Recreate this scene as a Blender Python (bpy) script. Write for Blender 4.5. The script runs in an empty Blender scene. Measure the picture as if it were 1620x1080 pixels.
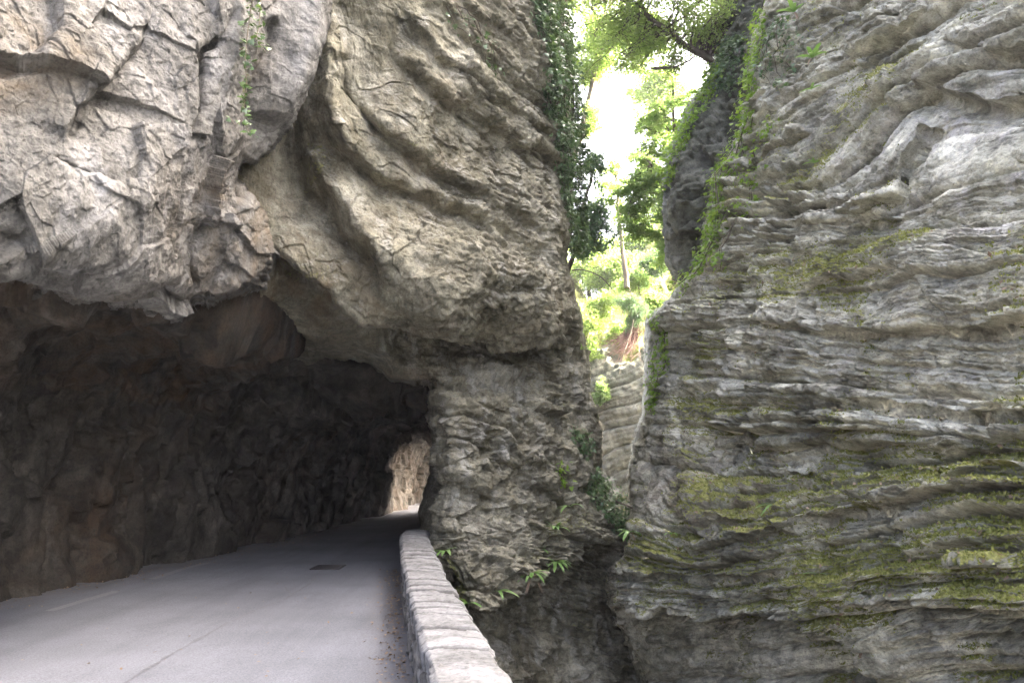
import bpy, math
import numpy as np
from math import radians

# ------------------------------------------------------------------ camera, sky, sun, exposure
SC = bpy.context.scene
COL = SC.collection
FPX, EYE = 1262.0, 1.65                       # focal length in photo pixels, eye height
PITCH = math.atan(198.0 / FPX)
cam_d = bpy.data.cameras.new('camera')
cam_d.sensor_width = 36.0
cam_d.lens = 36.0 * FPX / 1620.0
cam_d.clip_start, cam_d.clip_end = 0.05, 500.0
cam = bpy.data.objects.new('camera', cam_d)
cam.location = (0, 0, EYE)
cam.rotation_euler = (math.pi / 2 + PITCH, 0, 0)
COL.objects.link(cam)
SC.camera = cam

SUN_EL, SUN_AZ = radians(44), radians(72)     # azimuth from +Y towards +X
world = bpy.data.worlds.new('World')
SC.world = world
world.use_nodes = True
wn = world.node_tree.nodes
wn.clear()
w_sky = wn.new('ShaderNodeTexSky')
w_sky.sky_type = 'NISHITA'
w_sky.sun_disc = False
w_sky.sun_elevation, w_sky.sun_rotation = SUN_EL, SUN_AZ
w_sky.air_density, w_sky.dust_density, w_sky.ozone_density = 0.25, 8.0, 0.0
w_bg = wn.new('ShaderNodeBackground')
w_bg.inputs['Strength'].default_value = 0.15
w_out = wn.new('ShaderNodeOutputWorld')
world.node_tree.links.new(w_sky.outputs[0], w_bg.inputs[0])
world.node_tree.links.new(w_bg.outputs[0], w_out.inputs[0])
sun_d = bpy.data.lights.new('sun', 'SUN')
sun_d.energy, sun_d.angle, sun_d.color = 3.0, radians(0.53), (1.0, 0.97, 0.86)
sun = bpy.data.objects.new('sun', sun_d)
sun.rotation_euler = (math.pi / 2 - SUN_EL, 0, math.pi - SUN_AZ)
sun.location = (20, 10, 40)
COL.objects.link(sun)
SC.view_settings.view_transform = 'Standard'
SC.view_settings.look = 'None'
SC.view_settings.gamma = 1.0
SC.view_settings.use_curve_mapping = False
SC.view_settings.exposure = 4.3
SC.render.engine = 'CYCLES'
SC.cycles.max_bounces = 10
SC.cycles.diffuse_bounces = 6

# ------------------------------------------------------------------ numpy noise
RNG = np.random.default_rng(7)
PERM = RNG.permutation(256).astype(np.int32)
PERM2 = np.concatenate([PERM, PERM, PERM])
_g = RNG.normal(size=(256, 3)); GRAD = (_g / np.linalg.norm(_g, axis=1, keepdims=True)).astype(np.float32)
RND3 = RNG.random((256, 3)).astype(np.float32)
RNV = (RNG.random((256, 4)) * 2 - 1).astype(np.float32)

def smooth(t):
    t = np.clip(t, 0, 1)
    return t * t * (3 - 2 * t)

def perlin(p):
    p = p.astype(np.float32)
    i = np.floor(p).astype(np.int32)
    f = p - i
    i &= 255
    u = f * f * f * (f * (f * 6 - 15) + 10)
    out = 0
    for dx in (0, 1):
        a = PERM2[i[:, 0] + dx]
        wx = u[:, 0] if dx else 1 - u[:, 0]
        for dy in (0, 1):
            b = PERM2[a + i[:, 1] + dy]
            wy = wx * (u[:, 1] if dy else 1 - u[:, 1])
            for dz in (0, 1):
                g = GRAD[PERM2[b + i[:, 2] + dz]]
                n = g[:, 0] * (f[:, 0] - dx) + g[:, 1] * (f[:, 1] - dy) + g[:, 2] * (f[:, 2] - dz)
                out = out + n * (wy * (u[:, 2] if dz else 1 - u[:, 2]))
    return out * 1.4

def fbm(p, scale=1.0, octv=4, rough=0.5, seed=0.0):
    q = p * scale + seed * 17.31 + 3.7
    out, a = 0, 1.0
    for _ in range(octv):
        out = out + a * perlin(q)
        q = q * 2.03 + 11.1
        a *= rough
    return out

def ridged(p, scale=1.0, octv=4, rough=0.5, seed=0.0):
    q = p * scale + seed * 17.31 + 3.7
    out, a = 0, 1.0
    for _ in range(octv):
        out = out + a * (1 - 2 * np.abs(perlin(q)))
        q = q * 2.03 + 11.1
        a *= rough
    return out

def worley(p):
    """nearest cell: F1, F2, cell hash, vector to the cell point"""
    p = p.astype(np.float32)
    i = np.floor(p).astype(np.int32)
    f = p - i
    n = len(p)
    f1 = np.full(n, 9, np.float32); f2 = np.full(n, 9, np.float32)
    hid = np.zeros(n, np.int32); vec = np.zeros((n, 3), np.float32)
    for dx in (-1, 0, 1):
        a = PERM2[(i[:, 0] + dx) & 255]
        for dy in (-1, 0, 1):
            b = PERM2[a + ((i[:, 1] + dy) & 255)]
            for dz in (-1, 0, 1):
                h = PERM2[b + ((i[:, 2] + dz) & 255)]
                v = RND3[h] + np.array((dx, dy, dz), np.float32) - f
                d = v[:, 0] ** 2 + v[:, 1] ** 2 + v[:, 2] ** 2
                closer = d < f1
                f2 = np.where(closer, f1, np.minimum(f2, d))
                hid = np.where(closer, h, hid)
                vec = np.where(closer[:, None], v, vec)
                f1 = np.minimum(f1, d)
    return np.sqrt(f1), np.sqrt(f2), hid, vec

def facets(p, scale, tilt, step, crack=0.0, cw=0.08, seed=0.0):
    """broken blocks: every cell is a tilted plane, cells meet at a crack"""
    q = p * np.asarray(scale, np.float32) + seed * 5.77
    f1, f2, h, v = worley(q)
    r = RNV[h]
    d = tilt * (r[:, 0] * v[:, 0] + r[:, 1] * v[:, 1] + r[:, 2] * v[:, 2]) + step * r[:, 3]
    if crack:
        d = d - crack * np.exp(-(f2 - f1) / cw)
    return d

class Strata:
    """a random pile of beds along one axis, looked up by height"""
    def __init__(self, lo, hi, tmin, tmax, seed, under=0.2, back=0.75):
        r = np.random.default_rng(seed)
        k, v = [], []
        w = lo
        while w < hi:
            t = tmin * (tmax / tmin) ** r.random()
            a = r.random()
            k += [w, w + under * t * 0.4, w + under * t, w + back * t, w + t * 0.97]
            v += [a * 0.1, a * 0.75, a, a * (0.75 + 0.2 * r.random()), a * 0.3]
            w += t
        self.k, self.v = np.array(k), np.array(v)
    def __call__(self, w):
        return np.interp(w, self.k, self.v).astype(np.float32)

class Beds:
    """coursed rock: beds of random thickness broken into blocks that stand out or sit back"""
    def __init__(self, lo, hi, tmin, tmax, aspect, seed):
        g = np.random.default_rng(seed)
        e = [lo]
        while e[-1] < hi:
            e.append(e[-1] + tmin * (tmax / tmin) ** g.random())
        self.e = np.array(e); self.L = np.diff(self.e) * aspect * (0.6 + g.random(len(e) - 1)); self.s = g.random(len(e)) * 50
        self.a = g.random(len(e)) * 2 - 1
    def __call__(self, w, u, amp, bedamp, jw=0.012, joint=0.03, vj=0.6):
        k = np.clip(np.searchsorted(self.e, w) - 1, 0, len(self.e) - 2)
        th = self.e[k + 1] - self.e[k]
        t = np.clip((w - self.e[k]) / th, 0, 1)
        q = u / self.L[k] + self.s[k]
        j = np.floor(q).astype(int); f = q - j
        R = RNV[(k * 73 + j * 151) & 255]
        d = amp * (0.6 * R[:, 0] + 0.8 * R[:, 1] * (f - 0.5) + 0.9 * R[:, 2] * (t - 0.5)) + bedamp * self.a[k]
        d -= joint * np.exp(-np.minimum(t, 1 - t) * th / jw) + vj * joint * np.exp(-np.minimum(f, 1 - f) * self.L[k] / jw) * (R[:, 3] > -0.4)
        return d

# ------------------------------------------------------------------ surveying: sight lines of the photograph
SP, CP = math.sin(PITCH), math.cos(PITCH)
EYEP = np.array((0, 0, EYE))

def sight(x, y, Y):
    """point at northing Y metres on the sight line through photo point (x, y)"""
    x = np.asarray(x, float); y = np.asarray(y, float); Y = np.asarray(Y, float)
    cz = -(y - 540) / FPX
    dy = CP - cz * SP
    return np.stack([(x - 810) / FPX / dy * Y, Y + 0 * x, EYE + (SP + cz * CP) / dy * Y], -1)

def ground(x, y, z=0.0):
    """where a sight line meets the level z"""
    cz = -(y - 540) / FPX
    dz, dy = SP + cz * CP, CP - cz * SP
    t = (z - EYE) / dz
    return ((x - 810) / FPX * t, dy * t)

def seg_dist(x, y, pts, closed=False):
    """distance to a polyline, signed by side (+ = left of travel as seen), and arc fraction"""
    pts = np.asarray(pts, float)
    if closed:
        pts = np.vstack([pts, pts[:1]])
    best = np.full(x.shape, 1e9); perp = np.zeros(x.shape); sgn = np.ones(x.shape); arc = np.zeros(x.shape)
    L = np.hypot(*(pts[1:] - pts[:-1]).T); tot = L.sum(); acc = 0
    for (ax, ay), (bx, by), l in zip(pts[:-1], pts[1:], L):
        ex, ey = bx - ax, by - ay
        t = np.clip(((x - ax) * ex + (y - ay) * ey) / (l * l), 0, 1)
        dx, dy = x - ax - t * ex, y - ay - t * ey
        d = np.hypot(dx, dy)
        cr = (ex * dy - ey * dx) / l
        m = (d < best - 1e-6) | ((np.abs(d - best) <= 1e-6) & (np.abs(cr) > perp))
        best = np.where(m, d, best)
        perp = np.where(m, np.abs(cr), perp)
        sgn = np.where(m, np.where(cr < 0, 1.0, -1.0), sgn)
        arc = np.where(m, (acc + t * l) / tot, arc)
        acc += l
    return best, sgn, arc

def inside(x, y, poly):
    poly = np.asarray(poly, float)
    r = np.zeros(x.shape, bool)
    for (ax, ay), (bx, by) in zip(poly, np.roll(poly, -1, 0)):
        c = (ay > y) != (by > y)
        with np.errstate(divide='ignore', invalid='ignore'):
            r ^= c & (x < (bx - ax) * (y - ay) / (by - ay) + ax)
    return r

def poly_sd(x, y, poly):
    d, _, _ = seg_dist(x, y, poly, True)
    return np.where(inside(x, y, poly), d, -d)

def taper(a, e=0.12):
    return smooth(np.minimum(a, 1 - a) / e)

def ledge(x, y, pts, up, wup, dn, wdn, soft=3.0, e=0.12):
    d, s, a = seg_dist(x, y, pts)
    d = d * s
    k = 1 / (1 + np.exp(-np.clip(d / soft, -30, 30)))
    return taper(a, e) * (up * k * np.exp(-np.maximum(d, 0) / wup) - dn * (1 - k) * np.exp(-np.maximum(-d, 0) / wdn))

def ridge(x, y, pts, amp, w, e=0.15):
    d, s, a = seg_dist(x, y, pts)
    return amp * np.exp(-(d / w) ** 2) * taper(a, e)

def groove(x, y, pts, amp, w, e=0.1):
    d, s, a = seg_dist(x, y, pts)
    return -amp * np.exp(-d / w) * taper(a, e)

def blob(x, y, cx, cy, rx, ry, rot=0.0):
    c, s = math.cos(radians(rot)), math.sin(radians(rot))
    u, v = (x - cx) * c + (y - cy) * s, -(x - cx) * s + (y - cy) * c
    return np.exp(-((u / rx) ** 2 + (v / ry) ** 2))

def tps(ctrl, x, y, lam=1e-4):
    """smooth depth through the surveyed points (planes stay planes in 1/Y)"""
    c = np.asarray(ctrl, float)
    px, py, w = c[:, 0] / 500, c[:, 1] / 500, 1 / c[:, 2]
    n = len(c)
    def U(r2):
        return np.where(r2 > 0, r2 * np.log(np.maximum(r2, 1e-12)), 0)
    K = U((px[:, None] - px) ** 2 + (py[:, None] - py) ** 2) + lam * np.eye(n)
    Pm = np.stack([np.ones(n), px, py], 1)
    A = np.zeros((n + 3, n + 3)); A[:n, :n] = K; A[:n, n:] = Pm; A[n:, :n] = Pm.T
    sol = np.linalg.solve(A, np.concatenate([w, np.zeros(3)]))
    xf, yf = x / 500, y / 500
    out = sol[n] + sol[n + 1] * xf + sol[n + 2] * yf
    for i in range(n):
        out = out + sol[i] * U((xf - px[i]) ** 2 + (yf - py[i]) ** 2)
    return 1 / np.clip(out, 0.012, 0.6)

def level_field(lines, x, y):
    """height in the bed sequence, interpolated between traced bedding lines"""
    c = []
    for v, pts in lines:
        pts = np.array(pts, float)
        for i in range(len(pts)):
            c.append((*pts[i], 1.0 / (v + 40)))
            if i: c.append((*((pts[i] + pts[i - 1]) / 2), 1.0 / (v + 40)))
    sv = np.array([q[2] for q in c])
    px, py = np.array([q[0] for q in c]) / 500, np.array([q[1] for q in c]) / 500
    val = 1 / sv - 40
    n = len(c)
    U = lambda r2: np.where(r2 > 0, r2 * np.log(np.maximum(r2, 1e-12)), 0)
    K = U((px[:, None] - px) ** 2 + (py[:, None] - py) ** 2) + 3e-3 * np.eye(n)
    Pm = np.stack([np.ones(n), px, py], 1)
    A = np.zeros((n + 3, n + 3)); A[:n, :n] = K; A[:n, n:] = Pm; A[n:, :n] = Pm.T
    sol = np.linalg.solve(A, np.concatenate([val, np.zeros(3)]))
    # evaluate on a coarse lattice, then bilinear
    gx = np.linspace(x.min(), x.max(), 160); gy = np.linspace(y.min(), y.max(), 160)
    X, Y = np.meshgrid(gx / 500, gy / 500)
    o = sol[n] + sol[n + 1] * X + sol[n + 2] * Y
    for i in range(n):
        o = o + sol[i] * U((X - px[i]) ** 2 + (Y - py[i]) ** 2)
    fx = np.clip((x - gx[0]) / (gx[1] - gx[0]), 0, 158.999); fy = np.clip((y - gy[0]) / (gy[1] - gy[0]), 0, 158.999)
    ix, iy = fx.astype(int), fy.astype(int); fx -= ix; fy -= iy
    return (o[iy, ix] * (1 - fx) + o[iy, ix + 1] * fx) * (1 - fy) + (o[iy + 1, ix] * (1 - fx) + o[iy + 1, ix + 1] * fx) * fy

def axis(lo, hi, flo, fhi, fine, coarse):
    a = []
    v = flo
    s = fine
    while v > lo:
        s = min(s * 1.25, coarse); v -= s; a.append(v)
    a = a[::-1] + list(np.arange(flo, fhi, fine))
    v, s = fhi, fine
    while v < hi:
        a.append(v); s = min(s * 1.25, coarse); v += s
    return np.array(a)

# ------------------------------------------------------------------ mesh helpers
def mesh_from(name, verts, quads=None, tris=None, polys=None):
    me = bpy.data.meshes.new(name)
    verts = np.asarray(verts, np.float32)
    me.vertices.add(len(verts))
    me.vertices.foreach_set('co', verts.ravel())
    lists = []
    if quads is not None and len(quads): lists.append((np.asarray(quads, np.int32), 4))
    if tris is not None and len(tris): lists.append((np.asarray(tris, np.int32), 3))
    if polys is not None and len(polys): lists.append((np.asarray(polys, np.int32), np.asarray(polys).shape[1]))
    loops = np.concatenate([a.ravel() for a, k in lists])
    sizes = np.concatenate([np.full(len(a), k, np.int32) for a, k in lists])
    starts = np.concatenate([[0], np.cumsum(sizes)[:-1]]).astype(np.int32)
    me.loops.add(len(loops)); me.loops.foreach_set('vertex_index', loops)
    me.polygons.add(len(sizes)); me.polygons.foreach_set('loop_start', starts)
    me.update(calc_edges=True)
    return me

def link(name, me, mat, parent=None, smooth_=False):
    o = bpy.data.objects.new(name, me)
    if mat is not None:
        me.materials.append(mat)
    if smooth_:
        me.polygons.foreach_set('use_smooth', np.ones(len(me.polygons), bool))
    COL.objects.link(o)
    if parent is not None:
        o.parent = parent
    return o

def attr(me, name, vals):
    a = me.attributes.new(name, 'FLOAT', 'POINT')
    a.data.foreach_set('value', np.asarray(vals, np.float32))

def structure(o):
    o['kind'] = 'structure'
    return o

def tag(o, label, cat, group=None):
    o['label'] = label; o['category'] = cat
    if group: o['group'] = group
    return o

def empty(name, loc, label, cat, group=None):
    o = bpy.data.objects.new(name, None)
    o.empty_display_size = 0.2
    o.location = loc
    COL.objects.link(o)
    return tag(o, label, cat, group)

def grid_normals(P, toward):
    du = np.gradient(P, axis=1); dv = np.gradient(P, axis=0)
    n = np.cross(du, dv)
    n /= np.maximum(np.linalg.norm(n, axis=-1, keepdims=True), 1e-9)
    return n * (1.0 if ((toward - P) * n).sum() > 0 else -1.0)

# ------------------------------------------------------------------ materials
class Nodes:
    def __init__(self, name):
        self.m = bpy.data.materials.new(name)
        self.m.use_nodes = True
        self.t = self.m.node_tree
        self.t.nodes.clear()
        self.out = self.t.nodes.new('ShaderNodeOutputMaterial')
        self.tc = self.t.nodes.new('ShaderNodeTexCoord')
    def n(self, kind, **kw):
        nd = self.t.nodes.new(kind)
        for k, v in kw.items():
            setattr(nd, k, v)
        return nd
    def l(self, a, b):
        self.t.links.new(a, b)
    def map(self, scale=(1, 1, 1), rot=(0, 0, 0)):
        mp = self.n('ShaderNodeMapping')
        mp.inputs['Scale'].default_value = scale
        mp.inputs['Rotation'].default_value = rot
        self.l(self.tc.outputs['Object'], mp.inputs[0])
        return mp.outputs[0]
    def noise(self, scale, detail=6, rough=0.6, vec=None, dist=0.0):
        nd = self.n('ShaderNodeTexNoise')
        nd.inputs['Scale'].default_value = scale
        nd.inputs['Detail'].default_value = detail
        nd.inputs['Roughness'].default_value = rough
        nd.inputs['Distortion'].default_value = dist
        self.l(vec if vec is not None else self.tc.outputs['Object'], nd.inputs['Vector'])
        return nd.outputs[0]
    def ramp(self, fac, stops):
        r = self.n('ShaderNodeValToRGB')
        e = r.color_ramp.elements
        while len(e) < len(stops):
            e.new(0.5)
        for el, (p, c) in zip(e, stops):
            el.position = p
            el.color = (*c, 1) if isinstance(c, tuple) else (c, c, c, 1)
        self.l(fac, r.inputs[0])
        return r.outputs[0]
    def mix(self, fac, a, b, blend='MIX'):
        m = self.n('ShaderNodeMix', data_type='RGBA', blend_type=blend)
        for sock, v in ((m.inputs[0], fac), (m.inputs[6], a), (m.inputs[7], b)):
            if isinstance(v, (int, float)): sock.default_value = v
            elif isinstance(v, tuple): sock.default_value = (*v, 1)
            else: self.l(v, sock)
        return m.outputs[2]
    def math(self, op, a, b=None, clamp=False):
        m = self.n('ShaderNodeMath', operation=op, use_clamp=clamp)
        for sock, v in ((m.inputs[0], a), (m.inputs[1], b)):
            if v is None: continue
            if isinstance(v, (int, float)): sock.default_value = v
            else: self.l(v, sock)
        return m.outputs[0]
    def attr(self, name):
        a = self.n('ShaderNodeAttribute', attribute_name=name)
        return a.outputs['Fac']
    def bump(self, height, strength, dist, prev=None):
        b = self.n('ShaderNodeBump')
        b.inputs['Strength'].default_value = strength
        b.inputs['Distance'].default_value = dist
        self.l(height, b.inputs['Height'])
        if prev is not None: self.l(prev, b.inputs['Normal'])
        return b.outputs[0]
    def done(self, color, rough=0.85, normal=None, spec=0.3):
        p = self.n('ShaderNodeBsdfPrincipled')
        for k, v in (('Base Color', color), ('Roughness', rough), ('Specular IOR Level', spec)):
            if isinstance(v, (int, float)): p.inputs[k].default_value = v
            elif isinstance(v, tuple): p.inputs[k].default_value = (*v, 1)
            else: self.l(v, p.inputs[k])
        if normal is not None: self.l(normal, p.inputs['Normal'])
        self.l(p.outputs[0], self.out.inputs[0])
        return self.m

def rock_material(name, dark, mid, light, stain_c, pale_c, moss_a=(0.13, 0.138, 0.04), moss_b=(0.33, 0.33, 0.11),
                  fine=1.0, bed=(1, 1, 1), spot=0.5, streak=0.35, band=0.0):
    k = Nodes(name)
    v = k.map(bed)
    big = k.noise(0.8, 7, 0.62, v, 0.4)
    med = k.noise(5.5 * fine, 9, 0.68, v, 0.2)
    fin = k.noise(34 * fine, 6, 0.7, v)
    c = k.ramp(big, [(0.33, dark), (0.5, mid), (0.68, light)])
    c = k.mix(0.85, c, k.ramp(med, [(0.36, 0.58), (0.48, 1.0), (0.6, 1.22)]), 'MULTIPLY')
    pat = k.noise(2.1, 10, 0.72, v, 0.5)
    c = k.mix(0.8, c, k.ramp(pat, [(0.4, 0.62), (0.5, 1.0), (0.58, 1.25)]), 'MULTIPLY')
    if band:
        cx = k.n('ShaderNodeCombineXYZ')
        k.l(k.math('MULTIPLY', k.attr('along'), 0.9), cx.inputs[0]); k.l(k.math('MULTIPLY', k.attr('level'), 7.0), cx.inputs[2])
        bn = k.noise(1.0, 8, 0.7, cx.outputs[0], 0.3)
        c = k.mix(band, c, k.ramp(bn, [(0.36, 0.45), (0.47, 0.95), (0.6, 1.3)]), 'MULTIPLY')  # dark bed stripes: some lichen, mostly undercut shade put into the colour
    st = k.noise(2.6, 6, 0.6, k.map((1.6, 1.6, 0.22)), 0.3)
    c = k.mix(k.math('MULTIPLY', k.ramp(st, [(0.52, 0.0), (0.66, 1.0)]), streak), c, dark)
    c = k.mix(k.math('MULTIPLY', k.ramp(k.noise(3.1, 6, 0.6, k.map((1.2, 1.2, 0.35))), [(0.5, 0.0), (0.7, 1.0)]), k.attr('pale')), c, pale_c)
    c = k.mix(k.math('MULTIPLY', k.ramp(k.noise(1.7, 8, 0.66, None, 0.6), [(0.4, 0.0), (0.68, 1.0)]), k.attr('stain')), c, stain_c)
    c = k.mix(k.math('MULTIPLY', k.ramp(k.noise(11, 8, 0.75), [(0.56, 0.0), (0.66, 1.0)]), spot), c, tuple(x * 0.35 for x in dark))
    c = k.mix(0.7, c, k.ramp(fin, [(0.36, 0.58), (0.48, 1.0), (0.6, 1.22)]), 'MULTIPLY')
    mc = k.ramp(k.noise(22, 5, 0.7), [(0.35, moss_a), (0.62, moss_b)])
    mc = k.mix(k.ramp(k.noise(6, 3, 0.6), [(0.55, 0.0), (0.72, 0.8)]), mc, (0.15, 0.105, 0.05))
    mf = k.math('ADD', k.attr('moss'), k.math('MULTIPLY', k.math('SUBTRACT', k.noise(16, 7, 0.75), 0.5), 1.6))
    c = k.mix(k.ramp(mf, [(0.42, 0.0), (0.6, 1.0)]), c, mc)
    nb = k.bump(med, 0.6, 0.07)
    nb = k.bump(fin, 0.8, 0.02, nb)
    nb = k.bump(k.noise(120, 4, 0.7), 0.5, 0.005, nb)
    return k.done(c, 0.9, nb, 0.2)

M = {}
M['white_rock'] = rock_material('pale_limestone', (0.085, 0.082, 0.068), (0.178, 0.172, 0.150), (0.268, 0.262, 0.236),
                                (0.125, 0.098, 0.062), (0.29, 0.287, 0.268), spot=0.45)
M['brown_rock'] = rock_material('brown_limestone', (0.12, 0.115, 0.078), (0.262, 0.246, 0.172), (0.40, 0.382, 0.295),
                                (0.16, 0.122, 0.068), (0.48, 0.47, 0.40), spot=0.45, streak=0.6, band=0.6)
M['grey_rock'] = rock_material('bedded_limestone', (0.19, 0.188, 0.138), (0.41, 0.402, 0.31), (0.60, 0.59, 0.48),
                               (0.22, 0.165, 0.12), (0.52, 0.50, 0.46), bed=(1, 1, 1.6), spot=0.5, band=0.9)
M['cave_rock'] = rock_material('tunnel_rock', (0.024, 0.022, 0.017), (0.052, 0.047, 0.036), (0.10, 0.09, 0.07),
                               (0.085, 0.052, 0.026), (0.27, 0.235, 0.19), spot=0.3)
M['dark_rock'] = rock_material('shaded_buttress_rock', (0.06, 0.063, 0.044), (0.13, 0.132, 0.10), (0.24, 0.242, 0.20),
                              (0.09, 0.08, 0.05), (0.3, 0.29, 0.27), spot=0.5)  # darker base colour puts the buttress's shade into the rock
M['far_rock'] = rock_material('far_limestone', (0.11, 0.112, 0.08), (0.19, 0.188, 0.14), (0.28, 0.275, 0.22),
                              (0.17, 0.14, 0.08), (0.36, 0.355, 0.32), spot=0.3)

# ------------------------------------------------------------------ cliffs
SURF = {}

def relief(name, mat, poly, ctrl, xs, ys, feat, detail, attrs, skirt=14, sdepth=lambda x: 5.0 + 0 * x, rw=40, ra=0.5, ragged=6.0, kind='structure'):
    gx, gy = np.meshgrid(xs, ys)
    pq = np.stack([gx.ravel() / 45, gy.ravel() / 45, np.full(gx.size, len(name) * 1.7)], 1)
    sd = poly_sd(gx + ragged * fbm(pq, 1.0, 4, 0.6, 3).reshape(gx.shape), gy + ragged * fbm(pq, 1.0, 4, 0.6, 4).reshape(gx.shape), poly)
    Y = tps(ctrl, gx, gy)
    t = np.clip(-sd, 0, skirt) / skirt
    r = np.clip(1 - np.maximum(sd, 0) / rw, 0, 1)
    Y = Y + ra * r ** 2 + sdepth(gx) * t ** 1.4
    P = sight(gx, gy, Y)
    N = grid_normals(P, EYEP)
    sh = P.shape
    flat = P.reshape(-1, 3)
    jx = fbm(flat, 1.3, 4, 0.55, 1).reshape(gx.shape) * 9
    jy = fbm(flat, 1.3, 4, 0.55, 2).reshape(gx.shape) * 9
    V = EYEP - P; V /= np.linalg.norm(V, axis=-1, keepdims=True)
    D1 = N + 1.2 * V; D1 /= np.linalg.norm(D1, axis=-1, keepdims=True)
    P = P + D1 * feat(gx + jx, gy + jy)[..., None]
    N2 = grid_normals(P, EYEP)
    N2 = 0.5 * N2 + N + 0.6 * V
    N2 /= np.maximum(np.linalg.norm(N2, axis=-1, keepdims=True), 1e-6)
    d = detail(P.reshape(-1, 3), N2.reshape(-1, 3), gx.ravel(), gy.ravel()).reshape(gx.shape)
    d = d * np.clip(0.45 + sd / 90, 0.45, 1) * np.clip(1 + sd / skirt, 0.15, 1)
    P = P + N2 * d[..., None]
    ok = sd > -skirt
    q = ok[:-1, :-1] & ok[1:, :-1] & ok[:-1, 1:] & ok[1:, 1:]
    idx = np.arange(gx.size).reshape(gx.shape)
    quads = np.stack([idx[:-1, :-1][q], idx[1:, :-1][q], idx[1:, 1:][q], idx[:-1, 1:][q]], 1)
    used = np.zeros(gx.size, bool); used[quads.ravel()] = True
    remap = np.cumsum(used) - 1
    Nf = grid_normals(P, EYEP)
    me = mesh_from(name, P.reshape(-1, 3)[used], quads=remap[quads])
    al = attrs(gx, gy, P.reshape(-1, 3), Nf.reshape(-1, 3), d)
    for k in ('moss', 'stain', 'pale', 'level', 'along'):
        attr(me, k, np.broadcast_to(al.get(k, 0.0), gx.shape).ravel()[used])
    o = link(name, me, mat)
    if kind: o['kind'] = kind
    SURF[name] = (xs, ys, P, Nf)
    return o

def on(name, x, y):
    """surface point and normal of a cliff at photo point (x, y)"""
    xs, ys, P, N = SURF[name]
    i = np.clip(np.searchsorted(ys, y), 0, len(ys) - 1); j = np.clip(np.searchsorted(xs, x), 0, len(xs) - 1)
    return P[i, j], N[i, j]

FINE = 1.15

# --- pale overhang above the road on the left
A_POLY = [(-900, -420), (300, -380), (515, -340), (514, -300), (512, 0), (500, 60), (474, 130), (450, 190), (430, 222), (405, 248), (395, 275),
          (402, 330), (424, 365), (430, 400), (415, 435), (400, 455), (362, 470), (332, 484), (300, 486), (286, 504), (266, 507),
          (236, 496), (200, 478), (167, 484), (110, 476), (60, 452), (0, 436), (-100, 415), (-300, 390), (-900, 340)]
A_CTRL = [(0, 436, 5.9), (0, 250, 5.35), (0, 0, 5.6), (100, 400, 6.1), (170, 440, 6.7), (200, 300, 6.15), (200, 100, 6.2), (110, 470, 7.1),
          (350, 100, 6.9), (350, 250, 7.3), (300, 330, 7.0), (270, 420, 7.1), (270, 500, 7.9), (480, 30, 7.8), (445, 180, 7.9), (390, 330, 8.1),
          (410, 440, 8.4), (320, 450, 7.7), (-300, 400, 4.6), (-300, 0, 4.4), (-800, 300, 3.2), (-800, -600, 3.4), (200, -600, 6.9),
          (500, -600, 8.4), (0, -1500, 7.0), (500, -1500, 9.6)]

def a_feat(x, y):
    f = ledge(x, y, [(285, 470), (268, 350), (300, 300), (345, 240), (372, 150), (392, 60), (400, -100)], 0.06, 90, 0.10, 90, 12)
    f += groove(x, y, [(236, 10), (240, 30), (225, 75), (190, 110), (160, 132), (140, 160), (118, 205), (104, 222)], 0.09, 4)
    f += ledge(x, y, [(104, 222), (140, 160), (190, 110), (232, 60)], 0.10, 60, 0.06, 40, 2)
    f += groove(x, y, [(78, 250), (100, 262), (150, 275), (200, 303), (240, 318)], 0.05, 3)
    f += groove(x, y, [(372, 10), (355, 55), (325, 80), (316, 120), (313, 180), (300, 215), (280, 225)], 0.12, 7)
    f += ledge(x, y, [(-60, 425), (0, 428), (60, 440), (110, 452), (170, 460), (215, 452), (285, 438)], 0.10, 40, 0.28, 40, 4)
    f += ledge(x, y, [(-20, 360), (60, 385), (150, 400), (200, 410)], 0.08, 40, 0.06, 20, 3)
    f += groove(x, y, [(315, 470), (310, 420), (322, 360), (345, 300), (372, 250)], 0.12, 7)
    f += ridge(x, y, [(370, 470), (365, 420), (372, 360), (390, 300)], 0.10, 18)
    f += groove(x, y, [(405, 250), (380, 300), (372, 330)], 0.25, 10)
    f += ridge(x, y, [(505, -60), (492, 40), (470, 110), (442, 175), (415, 215)], 0.22, 22)
    f += groove(x, y, [(440, 20), (428, 80), (415, 120), (400, 180), (392, 220)], 0.22, 12)
    f += ledge(x, y, [(-50, 130), (60, 100), (95, 60), (90, -60)], -0.12, 60, -0.12, 80, 4)
    return f

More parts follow.
